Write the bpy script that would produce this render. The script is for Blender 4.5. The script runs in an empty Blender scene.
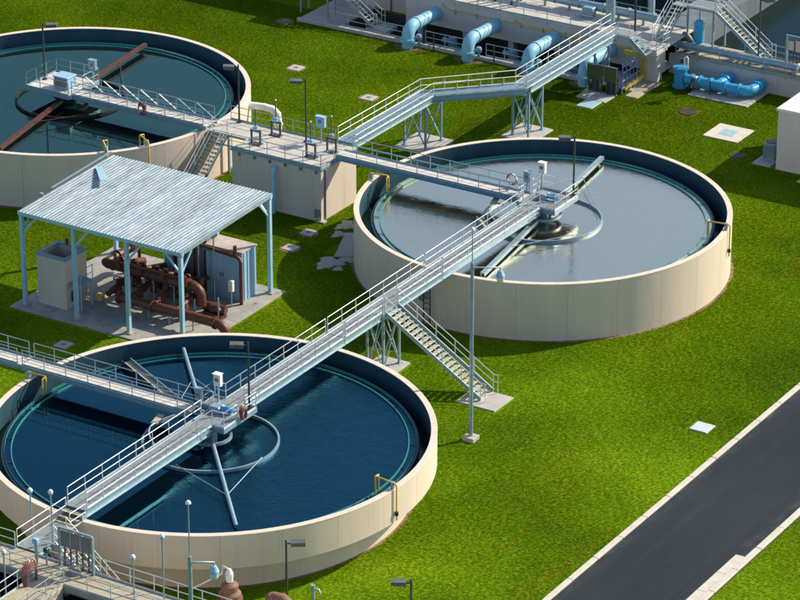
import bpy, bmesh, math, random
from mathutils import Vector, Matrix
random.seed(7)
sc = bpy.context.scene
col = sc.collection
R = math.radians
PI = math.pi

# ------------------------------------------------------------------ camera, sky, sun, exposure
# metres; X and Y follow the plant's own grid, the near tank's centre is the origin
cam_d = bpy.data.cameras.new('camera'); cam = bpy.data.objects.new('camera', cam_d); col.objects.link(cam)
cam.location = (109.235, -153.886, 98.12)
cam.rotation_euler = (R(90) - 0.4252, 0, R(31.84))
cam_d.sensor_width = 36.0; cam_d.lens = 36.0 * 3434.7 / 800.0
cam_d.clip_start = 5; cam_d.clip_end = 4000
sc.camera = cam

SUN_EL = R(35); SUN_DIR = (0.547, 0.837)          # towards the sun, plan
world = bpy.data.worlds.new('World'); sc.world = world; world.use_nodes = True
wn = world.node_tree.nodes; wl = world.node_tree.links
sky = wn.new('ShaderNodeTexSky'); sky.sky_type = 'NISHITA'; sky.sun_disc = False
sky.sun_elevation = SUN_EL; sky.sun_rotation = math.atan2(SUN_DIR[0], SUN_DIR[1])
sky.air_density = 1.0; sky.dust_density = 1.6; sky.ozone_density = 1.5
wn['Background'].inputs['Strength'].default_value = 0.12
wl.new(sky.outputs['Color'], wn['Background'].inputs['Color'])
sun_d = bpy.data.lights.new('sun', 'SUN'); sun_d.energy = 4.4; sun_d.angle = R(0.6); sun_d.color = (1.0, 0.88, 0.69)
sun = bpy.data.objects.new('sun', sun_d); col.objects.link(sun)
sun.rotation_euler = Vector((SUN_DIR[0]*math.cos(SUN_EL), SUN_DIR[1]*math.cos(SUN_EL), math.sin(SUN_EL))).to_track_quat('Z', 'Y').to_euler()
sun.location = (60, 90, 120)
vs = sc.view_settings
sc.cycles.caustics_reflective = False; sc.cycles.caustics_refractive = False
vs.view_transform = 'Standard'; vs.look = 'None'; vs.exposure = 0.43; vs.gamma = 1.0; vs.use_curve_mapping = False

# ------------------------------------------------------------------ materials
def new_mat(name):
    m = bpy.data.materials.new(name); m.use_nodes = True
    return m, m.node_tree.nodes, m.node_tree.links, m.node_tree.nodes['Principled BSDF']

def wear(name, c1, c2, scale=1.5, rough=0.6, metal=0.0, bump=0.0, bscale=30, streak=0.0, c3=None, spot=0.62, spec=None, drip=None):
    """base colour that drifts between c1 and c2, optional dirt spots c3 and vertical streaks"""
    m, n, l, b = new_mat(name)
    tc = n.new('ShaderNodeTexCoord'); geo = n.new('ShaderNodeNewGeometry')
    mp = n.new('ShaderNodeMapping'); mp.inputs['Scale'].default_value = (1, 1, 1 if not streak else streak)
    l.new(geo.outputs['Position'], mp.inputs['Vector'])
    ns = n.new('ShaderNodeTexNoise'); ns.inputs['Scale'].default_value = scale; ns.inputs['Detail'].default_value = 6; ns.inputs['Roughness'].default_value = 0.62
    l.new(mp.outputs['Vector'], ns.inputs['Vector'])
    rp = n.new('ShaderNodeValToRGB'); rp.color_ramp.elements[0].position = 0.32; rp.color_ramp.elements[1].position = 0.68
    rp.color_ramp.elements[0].color = (*c1, 1); rp.color_ramp.elements[1].color = (*c2, 1)
    l.new(ns.outputs['Fac'], rp.inputs['Fac'])
    out = rp.outputs['Color']
    if c3:
        n2 = n.new('ShaderNodeTexNoise'); n2.inputs['Scale'].default_value = scale*3.1; n2.inputs['Detail'].default_value = 8; n2.inputs['Roughness'].default_value = 0.7
        l.new(mp.outputs['Vector'], n2.inputs['Vector'])
        r2 = n.new('ShaderNodeValToRGB'); r2.color_ramp.elements[0].position = spot; r2.color_ramp.elements[1].position = spot+0.12
        l.new(n2.outputs['Fac'], r2.inputs['Fac'])
        mx = n.new('ShaderNodeMix'); mx.data_type = 'RGBA'; l.new(r2.outputs['Color'], mx.inputs['Factor'])
        l.new(out, mx.inputs['A']); mx.inputs['B'].default_value = (*c3, 1); out = mx.outputs['Result']
    if drip:    # thin run-off streaks
        dm = n.new('ShaderNodeMapping'); dm.inputs['Scale'].default_value = (1.6, 1.6, .07); l.new(geo.outputs['Position'], dm.inputs['Vector'])
        dn = n.new('ShaderNodeTexNoise'); dn.inputs['Scale'].default_value = 1.5; dn.inputs['Detail'].default_value = 9; dn.inputs['Roughness'].default_value = .72; l.new(dm.outputs['Vector'], dn.inputs['Vector'])
        dr = n.new('ShaderNodeMapRange'); dr.inputs['From Min'].default_value = .54; dr.inputs['From Max'].default_value = .74; dr.inputs['To Max'].default_value = .55; l.new(dn.outputs['Fac'], dr.inputs['Value'])
        dx = n.new('ShaderNodeMix'); dx.data_type = 'RGBA'; l.new(dr.outputs['Result'], dx.inputs['Factor']); l.new(out, dx.inputs['A']); dx.inputs['B'].default_value = (*drip, 1); out = dx.outputs['Result']
    l.new(out, b.inputs['Base Color'])
    b.inputs['Roughness'].default_value = rough; b.inputs['Metallic'].default_value = metal
    if spec is not None: b.inputs['Specular IOR Level'].default_value = spec
    if bump:
        n3 = n.new('ShaderNodeTexNoise'); n3.inputs['Scale'].default_value = bscale; n3.inputs['Detail'].default_value = 4
        l.new(geo.outputs['Position'], n3.inputs['Vector'])
        bp = n.new('ShaderNodeBump'); bp.inputs['Strength'].default_value = bump; bp.inputs['Distance'].default_value = 0.03
        l.new(n3.outputs['Fac'], bp.inputs['Height']); l.new(bp.outputs['Normal'], b.inputs['Normal'])
    return m

M = {}
M['cream'] = wear('cream_wall_paint', (.62,.53,.43), (.70,.60,.49), .45, .75, bump=.15, bscale=14, streak=.10, c3=(.56,.48,.385), spot=.63, drip=(.47,.40,.315))
M['rimcap'] = wear('rim_concrete', (.66,.55,.46), (.76,.65,.55), 2.0, .8, c3=(.5,.42,.35), spot=.68)
M['lining'] = wear('blue_grey_lining', (.012,.055,.088), (.025,.078,.112), .9, .55, streak=.25, c3=(.06,.11,.135), spot=.66)
M['launder'] = wear('wet_launder', (.02,.045,.06), (.05,.09,.11), 1.2, .35)
M['teal'] = wear('teal_weir_plate', (.022,.21,.24), (.05,.28,.29), 3, .45, c3=(.12,.3,.24), spot=.66)
M['galv'] = wear('galvanised_steel', (.23,.36,.44), (.34,.46,.53), 2.5, .42, .35)
M['rail'] = wear('aluminium_rail', (.56,.62,.66), (.70,.74,.77), 2.5, .38, .30)
M['steelblue'] = wear('blue_grey_steel', (.16,.30,.40), (.22,.37,.46), 1.5, .5, .1, c3=(.3,.4,.46))
M['deck'] = wear('grating_deck', (.20,.235,.26), (.31,.34,.355), 3, .6, .15, bump=.5, bscale=40)
M['deckblue'] = wear('blue_grey_grating', (.13,.23,.30), (.20,.31,.37), 3, .6, .1, bump=.5, bscale=40)
M['deckpale'] = wear('pale_deck_planks', (.56,.53,.48), (.70,.67,.61), 2.2, .7, bump=.3, bscale=30, c3=(.42,.4,.36), spot=.66)
M['greypaint'] = wear('grey_wall_paint', (.50,.47,.46), (.57,.54,.52), .4, .8, bump=.1, bscale=12, streak=.15, c3=(.40,.37,.36), spot=.68, drip=(.33,.31,.30))
M['concrete'] = wear('pale_concrete', (.36,.36,.34), (.48,.47,.44), .8, .85, bump=.2, bscale=25, c3=(.26,.25,.23), spot=.62)
M['ochre'] = wear('ochre_stained_concrete', (.34,.31,.22), (.46,.42,.31), .9, .85, bump=.2, bscale=25, c3=(.22,.17,.09), spot=.56)
M['deckconc'] = wear('stained_deck_concrete', (.44,.43,.40), (.56,.54,.49), .7, .85, bump=.2, bscale=25, c3=(.40,.30,.16), spot=.6)
M['shedslab'] = wear('dark_slab_concrete', (.27,.27,.26), (.40,.39,.36), .7, .8, bump=.2, bscale=25, c3=(.15,.13,.10), spot=.56)  # darker slab concrete with scattered dark spots
M['kerb'] = wear('kerb_concrete', (.54,.51,.44), (.66,.62,.54), 1.2, .85, bump=.2, bscale=30, c3=(.36,.33,.27), spot=.58)
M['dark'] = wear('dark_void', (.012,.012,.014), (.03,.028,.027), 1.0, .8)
M['brown'] = wear('brown_iron_pipe', (.085,.030,.020), (.145,.052,.032), 2.2, .5, .05, c3=(.20,.085,.04), spot=.63)
M['rust'] = wear('rust_red_steel', (.060,.019,.018), (.105,.032,.028), 2.5, .65, c3=(.04,.018,.018))
M['rustpale'] = wear('rusty_brown_iron', (.17,.085,.065), (.25,.13,.095), 4, .7, c3=(.14,.06,.04))
M['skyblue'] = wear('pale_blue_pipe_paint', (.20,.50,.66), (.27,.57,.72), 1.5, .4, c3=(.36,.58,.68), spot=.66)
M['blue'] = wear('bright_blue_pipe_paint', (.035,.33,.60), (.055,.40,.68), 2, .38, c3=(.03,.24,.48), spot=.68)
M['cabinet'] = wear('pale_blue_cabinet', (.27,.46,.64), (.34,.53,.70), .9, .5, streak=.3)
M['canopysteel'] = wear('light_blue_canopy_steel', (.28,.50,.64), (.36,.57,.70), 1.2, .45, c3=(.42,.55,.62), spot=.66)
M['yellow'] = wear('yellow_pipe_paint', (.60,.42,.06), (.70,.52,.12), 3, .5)
M['nosing'] = wear('yellow_nosing', (.72,.56,.20), (.82,.68,.30), 3, .6)
M['lampdark'] = wear('dark_bronze_lamp', (.035,.045,.05), (.06,.07,.075), 2, .45)
M['lamphead'] = wear('grey_lamp_head', (.08,.095,.10), (.12,.135,.14), 2, .5)
M['white'] = wear('white_enamel', (.74,.76,.76), (.82,.83,.82), 2, .4)
M['tan'] = wear('tan_stucco', (.58,.50,.44), (.66,.57,.50), .8, .85, bump=.2, bscale=30, streak=.2, c3=(.46,.39,.33), spot=.66, drip=(.38,.33,.28))
M['bldg'] = wear('off_white_stucco', (.60,.55,.52), (.68,.63,.59), .5, .85, bump=.15, bscale=25, streak=.2)
M['roofw'] = wear('white_roof_membrane', (.70,.68,.66), (.80,.78,.75), 1, .7)
M['red'] = wear('red_paint', (.5,.04,.03), (.6,.07,.05), 3, .5)
M['hose'] = wear('red_brown_hose', (.20,.07,.06), (.28,.11,.09), 4, .6)
M['green'] = wear('olive_green_board', (.05,.075,.03), (.07,.095,.04), 2, .6)
M['hosegreen'] = wear('dark_green_plastic', (.01,.09,.05), (.015,.12,.07), 3, .5)
M['violet'] = wear('blue_violet_steel', (.10,.13,.42), (.14,.18,.5), 3, .5)
M['iron'] = wear('cast_iron_lid', (.055,.035,.03), (.085,.055,.045), 4, .6, .2)
M['sand'] = wear('spilled_sand', (.32,.31,.28), (.47,.45,.41), 3, .95, bump=.5, bscale=12)
M['soil'] = wear('bare_soil', (.19,.12,.07), (.28,.19,.11), 2, .95, bump=.4, bscale=15)
M['palelid'] = wear('pale_grey_lid', (.50,.56,.58), (.60,.66,.67), 2, .6)
M['bluelid'] = wear('pale_blue_hatch', (.30,.46,.56), (.36,.52,.62), 2, .5)
M['greypanel'] = wear('grey_panel', (.16,.17,.17), (.21,.22,.22), 2, .5)
M['basinconc'] = wear('dark_basin_wall', (.09,.125,.14), (.15,.185,.195), .8, .7, streak=.2, c3=(.09,.11,.12))  # dark blue-grey basin concrete with vertical streaks
M['darkconc'] = wear('pit_shade_concrete', (.05,.04,.036), (.09,.075,.065), .9, .85)  # the sunken yard's shade is put into this dark concrete colour
M['scum'] = wear('scum_beach', (.40,.35,.22), (.66,.60,.44), 3, .8, c3=(.16,.12,.07), spot=.58)

def glass_mat(name, colr):
    m, n, l, b = new_mat(name)
    b.inputs['Base Color'].default_value = (*colr, 1); b.inputs['Roughness'].default_value = 0.08
    b.inputs['Coat Weight'].default_value = 0.5
    return m
M['globe'] = glass_mat('frosted_globe', (.62,.72,.72))
M['lens'] = glass_mat('lamp_lens', (.55,.56,.5))

def roof_mat():
    m, n, l, b = new_mat('weathered_metal_roof')
    geo = n.new('ShaderNodeNewGeometry')
    mp = n.new('ShaderNodeMapping'); mp.inputs['Scale'].default_value = (3.2, .55, 1); l.new(geo.outputs['Position'], mp.inputs['Vector'])
    a = n.new('ShaderNodeTexNoise'); a.inputs['Scale'].default_value = 1.3; a.inputs['Detail'].default_value = 7; a.inputs['Roughness'].default_value = .7
    l.new(mp.outputs['Vector'], a.inputs['Vector'])
    r = n.new('ShaderNodeValToRGB'); e = r.color_ramp.elements
    e[0].position = .34; e[0].color = (.14,.21,.27,1); e[1].position = .68; e[1].color = (.40,.48,.53,1)
    x = e.new(.5); x.color = (.27,.36,.42,1)
    l.new(a.outputs['Fac'], r.inputs['Fac'])
    oi = n.new('ShaderNodeObjectInfo'); vr = n.new('ShaderNodeMapRange'); vr.inputs['To Min'].default_value = .82; vr.inputs['To Max'].default_value = 1.12; l.new(oi.outputs['Random'], vr.inputs['Value'])
    hv = n.new('ShaderNodeHueSaturation'); l.new(vr.outputs['Result'], hv.inputs['Value']); l.new(r.outputs['Color'], hv.inputs['Color'])
    rn = n.new('ShaderNodeTexNoise'); rn.inputs['Scale'].default_value = 2.2; rn.inputs['Detail'].default_value = 8; rn.inputs['Roughness'].default_value = .75; l.new(geo.outputs['Position'], rn.inputs['Vector'])
    rr_ = n.new('ShaderNodeMapRange'); rr_.inputs['From Min'].default_value = .62; rr_.inputs['From Max'].default_value = .8; rr_.inputs['To Max'].default_value = .7; l.new(rn.outputs['Fac'], rr_.inputs['Value'])
    rm = n.new('ShaderNodeMix'); rm.data_type = 'RGBA'; l.new(rr_.outputs['Result'], rm.inputs['Factor']); l.new(hv.outputs['Color'], rm.inputs['A']); rm.inputs['B'].default_value = (.16,.13,.11,1)
    l.new(rm.outputs['Result'], b.inputs['Base Color'])
    b.inputs['Roughness'].default_value = .55; b.inputs['Metallic'].default_value = .05
    return m
M['roof'] = roof_mat()

def rust_top():
    m = wear('rusting_cabinet_top', (.55,.54,.53), (.44,.34,.27), .9, .6, c3=(.24,.10,.05), spot=.57); return m
M['rusttop'] = rust_top()

def asphalt():
    m, n, l, b = new_mat('asphalt')
    geo = n.new('ShaderNodeNewGeometry')
    a = n.new('ShaderNodeTexNoise'); a.inputs['Scale'].default_value = .35; a.inputs['Detail'].default_value = 8; a.inputs['Roughness'].default_value = .65
    mp = n.new('ShaderNodeMapping'); mp.inputs['Scale'].default_value = (1, .3, 1); l.new(geo.outputs['Position'], mp.inputs['Vector']); l.new(mp.outputs['Vector'], a.inputs['Vector'])
    r = n.new('ShaderNodeValToRGB'); e = r.color_ramp.elements
    e[0].position = .3; e[0].color = (.014,.021,.029,1); e[1].position = .75; e[1].color = (.026,.036,.047,1)
    l.new(a.outputs['Fac'], r.inputs['Fac'])
    f = n.new('ShaderNodeTexNoise'); f.inputs['Scale'].default_value = 45; f.inputs['Detail'].default_value = 3; l.new(geo.outputs['Position'], f.inputs['Vector'])
    mx = n.new('ShaderNodeMix'); mx.data_type = 'RGBA'; mx.blend_type = 'OVERLAY'; mx.inputs['Factor'].default_value = .35
    # wheel paths, roller seams and old spills along the road
    sm = n.new('ShaderNodeMapping'); sm.inputs['Scale'].default_value = (1.5,.03,1); l.new(geo.outputs['Position'], sm.inputs['Vector'])
    sn = n.new('ShaderNodeTexNoise'); sn.inputs['Scale'].default_value = 1.0; sn.inputs['Detail'].default_value = 6; sn.inputs['Roughness'].default_value = .7; l.new(sm.outputs['Vector'], sn.inputs['Vector'])
    sr_ = n.new('ShaderNodeMapRange'); sr_.inputs['From Min'].default_value = .5; sr_.inputs['From Max'].default_value = .75; sr_.inputs['To Max'].default_value = .32; l.new(sn.outputs['Fac'], sr_.inputs['Value'])
    sx_ = n.new('ShaderNodeMix'); sx_.data_type = 'RGBA'; l.new(sr_.outputs['Result'], sx_.inputs['Factor']); l.new(r.outputs['Color'], sx_.inputs['A']); sx_.inputs['B'].default_value = (.050,.060,.070,1)
    l.new(sx_.outputs['Result'], mx.inputs['A']); l.new(f.outputs['Fac'], mx.inputs['B'])
    # dusty worn margins along both kerbs
    sx = n.new('ShaderNodeSeparateXYZ'); l.new(geo.outputs['Position'], sx.inputs[0])
    def edge(x0, x1):
        q = n.new('ShaderNodeMapRange'); q.inputs['From Min'].default_value = x0; q.inputs['From Max'].default_value = x1; l.new(sx.outputs['X'], q.inputs['Value']); return q.outputs['Result']
    ad = n.new('ShaderNodeMath'); ad.operation = 'MAXIMUM'; l.new(edge(25.3, 24.5), ad.inputs[0]); l.new(edge(30.9, 31.9), ad.inputs[1])
    d = n.new('ShaderNodeTexNoise'); d.inputs['Scale'].default_value = 1.6; d.inputs['Detail'].default_value = 7; d.inputs['Roughness'].default_value = .7; l.new(mp.outputs['Vector'], d.inputs['Vector'])
    dr = n.new('ShaderNodeMapRange'); dr.inputs['From Min'].default_value = .45; dr.inputs['From Max'].default_value = .72; l.new(d.outputs['Fac'], dr.inputs['Value'])
    mu = n.new('ShaderNodeMath'); mu.operation = 'MULTIPLY'; l.new(ad.outputs[0], mu.inputs[0]); l.new(dr.outputs['Result'], mu.inputs[1])
    m2 = n.new('ShaderNodeMix'); m2.data_type = 'RGBA'; l.new(mu.outputs[0], m2.inputs['Factor']); l.new(mx.outputs['Result'], m2.inputs['A']); m2.inputs['B'].default_value = (.10,.10,.095,1)
    l.new(m2.outputs['Result'], b.inputs['Base Color']); b.inputs['Roughness'].default_value = .8; b.inputs['Specular IOR Level'].default_value = .2
    bp = n.new('ShaderNodeBump'); bp.inputs['Strength'].default_value = .35; bp.inputs['Distance'].default_value = .02; l.new(f.outputs['Fac'], bp.inputs['Height']); l.new(bp.outputs['Normal'], b.inputs['Normal'])
    return m
M['asphalt'] = asphalt()

def grass_color(n, l):
    geo = n.new('ShaderNodeNewGeometry')
    a = n.new('ShaderNodeTexNoise'); a.inputs['Scale'].default_value = .10; a.inputs['Detail'].default_value = 7; a.inputs['Roughness'].default_value = .62
    l.new(geo.outputs['Position'], a.inputs['Vector'])
    r = n.new('ShaderNodeValToRGB'); e = r.color_ramp.elements
    e[0].position = .30; e[0].color = (.098,.200,.008,1); e[1].position = .74; e[1].color = (.245,.370,.010,1)
    x = e.new(.5); x.color = (.165,.295,.008,1)
    l.new(a.outputs['Fac'], r.inputs['Fac'])
    d = n.new('ShaderNodeTexNoise'); d.inputs['Scale'].default_value = .9; d.inputs['Detail'].default_value = 8; d.inputs['Roughness'].default_value = .7; d.inputs['Distortion'].default_value = .6
    l.new(geo.outputs['Position'], d.inputs['Vector'])
    dr = n.new('ShaderNodeMapRange'); dr.inputs['From Min'].default_value = .60; dr.inputs['From Max'].default_value = .78; dr.inputs['To Max'].default_value = .4; l.new(d.outputs['Fac'], dr.inputs['Value'])
    mx = n.new('ShaderNodeMix'); mx.data_type = 'RGBA'; l.new(dr.outputs['Result'], mx.inputs['Factor']); l.new(r.outputs['Color'], mx.inputs['A']); mx.inputs['B'].default_value = (.19,.20,.025,1)
    # mower and tyre tracks: long dry streaks along the road's direction
    tm = n.new('ShaderNodeMapping'); tm.inputs['Scale'].default_value = (.55,.045,1); tm.inputs['Rotation'].default_value = (0,0,R(6)); l.new(geo.outputs['Position'], tm.inputs['Vector'])
    tn = n.new('ShaderNodeTexNoise'); tn.inputs['Scale'].default_value = 1.0; tn.inputs['Detail'].default_value = 5; tn.inputs['Roughness'].default_value = .6; l.new(tm.outputs['Vector'], tn.inputs['Vector'])
    tr = n.new('ShaderNodeMapRange'); tr.inputs['From Min'].default_value = .55; tr.inputs['From Max'].default_value = .72; tr.inputs['To Max'].default_value = .55; l.new(tn.outputs['Fac'], tr.inputs['Value'])
    m3 = n.new('ShaderNodeMix'); m3.data_type = 'RGBA'; l.new(tr.outputs['Result'], m3.inputs['Factor']); l.new(mx.outputs['Result'], m3.inputs['A']); m3.inputs['B'].default_value = (.23,.25,.01,1)
    # lush darker patches
    pn = n.new('ShaderNodeTexNoise'); pn.inputs['Scale'].default_value = .045; pn.inputs['Detail'].default_value = 4; l.new(geo.outputs['Position'], pn.inputs['Vector'])
    pm = n.new('ShaderNodeMapRange'); pm.inputs['From Min'].default_value = .42; pm.inputs['From Max'].default_value = .62; pm.inputs['To Min'].default_value = .72; pm.inputs['To Max'].default_value = 1.08; l.new(pn.outputs['Fac'], pm.inputs['Value'])
    m4 = n.new('ShaderNodeMix'); m4.data_type = 'RGBA'; m4.blend_type = 'MULTIPLY'; m4.inputs['Factor'].default_value = 1; l.new(m3.outputs['Result'], m4.inputs['A']); l.new(pm.outputs['Result'], m4.inputs['B'])
    # lawn colour darkens steadily from the near side to the back
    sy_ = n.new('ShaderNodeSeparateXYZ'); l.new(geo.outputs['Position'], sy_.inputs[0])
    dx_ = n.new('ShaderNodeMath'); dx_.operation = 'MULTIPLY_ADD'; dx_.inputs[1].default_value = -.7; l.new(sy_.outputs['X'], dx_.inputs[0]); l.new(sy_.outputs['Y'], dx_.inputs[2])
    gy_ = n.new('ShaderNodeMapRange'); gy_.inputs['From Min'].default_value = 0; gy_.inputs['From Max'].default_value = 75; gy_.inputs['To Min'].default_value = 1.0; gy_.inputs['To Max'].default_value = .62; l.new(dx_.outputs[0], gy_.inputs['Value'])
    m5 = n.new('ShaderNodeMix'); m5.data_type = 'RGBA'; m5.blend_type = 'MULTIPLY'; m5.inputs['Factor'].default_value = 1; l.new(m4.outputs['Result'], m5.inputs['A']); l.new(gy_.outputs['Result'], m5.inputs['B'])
    return m5.outputs['Result'], geo

def ground_mat():
    m, n, l, b = new_mat('lawn_ground')
    c, geo = grass_color(n, l)
    f = n.new('ShaderNodeTexNoise'); f.inputs['Scale'].default_value = 5; f.inputs['Detail'].default_value = 6; f.inputs['Roughness'].default_value = .75; l.new(geo.outputs['Position'], f.inputs['Vector'])
    mx = n.new('ShaderNodeMix'); mx.data_type = 'RGBA'; mx.blend_type = 'MULTIPLY'; mx.inputs['Factor'].default_value = .7
    fr = n.new('ShaderNodeMapRange'); fr.inputs['From Min'].default_value = .3; fr.inputs['From Max'].default_value = .7; fr.inputs['To Min'].default_value = .78; fr.inputs['To Max'].default_value = 1.05
    l.new(f.outputs['Fac'], fr.inputs['Value']); l.new(c, mx.inputs['A']); l.new(fr.outputs['Result'], mx.inputs['B'])
    l.new(mx.outputs['Result'], b.inputs['Base Color']); b.inputs['Roughness'].default_value = .9; b.inputs['Specular IOR Level'].default_value = 0
    bp = n.new('ShaderNodeBump'); bp.inputs['Strength'].default_value = .5; bp.inputs['Distance'].default_value = .06; l.new(f.outputs['Fac'], bp.inputs['Height']); l.new(bp.outputs['Normal'], b.inputs['Normal'])
    return m
M['ground'] = ground_mat()

def blade_mat():
    m, n, l, b = new_mat('grass_blade')
    c, geo = grass_color(n, l)
    oi = n.new('ShaderNodeObjectInfo')
    hs = n.new('ShaderNodeHueSaturation')
    v = n.new('ShaderNodeMapRange'); v.inputs['To Min'].default_value = .85; v.inputs['To Max'].default_value = 1.2; l.new(oi.outputs['Random'], v.inputs['Value'])
    l.new(v.outputs['Result'], hs.inputs['Value']); l.new(c, hs.inputs['Color']); l.new(hs.outputs['Color'], b.inputs['Base Color'])
    b.inputs['Roughness'].default_value = .8; b.inputs['Specular IOR Level'].default_value = 0
    t = n.new('ShaderNodeBsdfTranslucent'); l.new(hs.outputs['Color'], t.inputs['Color'])
    ms = n.new('ShaderNodeMixShader'); ms.inputs['Fac'].default_value = .35
    l.new(b.outputs['BSDF'], ms.inputs[1]); l.new(t.outputs['BSDF'], ms.inputs[2]); l.new(ms.outputs['Shader'], n['Material Output'].inputs['Surface'])
    return m
M['blade'] = blade_mat()

def water_mat(name, body, gloss, gcol, wscale, wstr, rough, patch=0.0, stretch=(1, 1, 1), wind=False):
    m, n, l, b = new_mat(name)
    geo = n.new('ShaderNodeNewGeometry')
    mp = n.new('ShaderNodeMapping'); mp.inputs['Rotation'].default_value = (0, 0, R(-32)); mp.inputs['Scale'].default_value = stretch
    l.new(geo.outputs['Position'], mp.inputs['Vector'])
    w = n.new('ShaderNodeTexNoise'); w.inputs['Scale'].default_value = wscale; w.inputs['Detail'].default_value = 6; w.inputs['Roughness'].default_value = .6; w.inputs['Distortion'].default_value = .5
    l.new(mp.outputs['Vector'], w.inputs['Vector'])
    w2 = n.new('ShaderNodeTexNoise'); w2.inputs['Scale'].default_value = wscale*.37; w2.inputs['Detail'].default_value = 3; l.new(geo.outputs['Position'], w2.inputs['Vector'])
    wm = n.new('ShaderNodeMath'); wm.operation = 'MULTIPLY'; l.new(w.outputs['Fac'], wm.inputs[0]); l.new(w2.outputs['Fac'], wm.inputs[1])
    wa = n.new('ShaderNodeMath'); wa.operation = 'MULTIPLY'; wa.inputs[1].default_value = 2.0; l.new(wm.outputs[0], wa.inputs[0])
    bp = n.new('ShaderNodeBump'); bp.inputs['Distance'].default_value = .05; l.new(wa.outputs[0], bp.inputs['Height'])
    if patch:
        p = n.new('ShaderNodeTexNoise'); p.inputs['Scale'].default_value = .11; p.inputs['Detail'].default_value = 3; l.new(geo.outputs['Position'], p.inputs['Vector'])
        pr = n.new('ShaderNodeMapRange'); pr.inputs['From Min'].default_value = .42; pr.inputs['From Max'].default_value = .62; pr.inputs['To Min'].default_value = wstr*patch; pr.inputs['To Max'].default_value = wstr
        
        if wind:    # the breeze ruffles the open side, the lee of the bridges stays smooth
            sp = n.new('ShaderNodeSeparateXYZ'); l.new(geo.outputs['Position'], sp.inputs[0])
            ma = n.new('ShaderNodeMath'); ma.operation = 'MULTIPLY_ADD'; ma.inputs[1].default_value = .06; l.new(sp.outputs['X'], ma.inputs[0]); l.new(p.outputs['Fac'], ma.inputs[2])
            mb = n.new('ShaderNodeMath'); mb.operation = 'MULTIPLY_ADD'; mb.inputs[1].default_value = .035; l.new(sp.outputs['Y'], mb.inputs[0]); l.new(ma.outputs[0], mb.inputs[2]); l.new(mb.outputs[0], pr.inputs['Value'])
        else: l.new(p.outputs['Fac'], pr.inputs['Value'])
        l.new(pr.outputs['Result'], bp.inputs['Strength'])
    else: bp.inputs['Strength'].default_value = wstr
    b.inputs['Base Color'].default_value = (*body, 1); b.inputs['Roughness'].default_value = .3; b.inputs['Specular IOR Level'].default_value = 0
    g = n.new('ShaderNodeBsdfGlossy'); g.inputs['Color'].default_value = (*gcol, 1); g.inputs['Roughness'].default_value = rough; l.new(bp.outputs['Normal'], g.inputs['Normal'])
    fr = n.new('ShaderNodeFresnel'); fr.inputs['IOR'].default_value = gloss; l.new(bp.outputs['Normal'], fr.inputs['Normal'])
    ms = n.new('ShaderNodeMixShader'); l.new(fr.outputs['Fac'], ms.inputs['Fac']); l.new(b.outputs['BSDF'], ms.inputs[1]); l.new(g.outputs['BSDF'], ms.inputs[2])
    l.new(ms.outputs['Shader'], n['Material Output'].inputs['Surface'])
    return m
M['waterA'] = water_mat('clear_blue_water', (.001,.006,.013), 1.66, (.22,.74,1), 3.0, .60, .0, .05, (1, 2.0, 1), wind=True)
M['waterB'] = water_mat('silvery_water', (.022,.017,.010), 24.0, (1, .92, .72), 2.8, .32, .015, .5, (1, 2.0, 1))
M['waterC'] = water_mat('grey_teal_water', (.005,.010,.011), 1.72, (.50,.95,.85), 1.2, .07, .0)
M['waterdark'] = water_mat('dark_basin_water', (.003,.007,.009), 1.33, (.4,.6,.62), 2.5, .3, .08)

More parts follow.
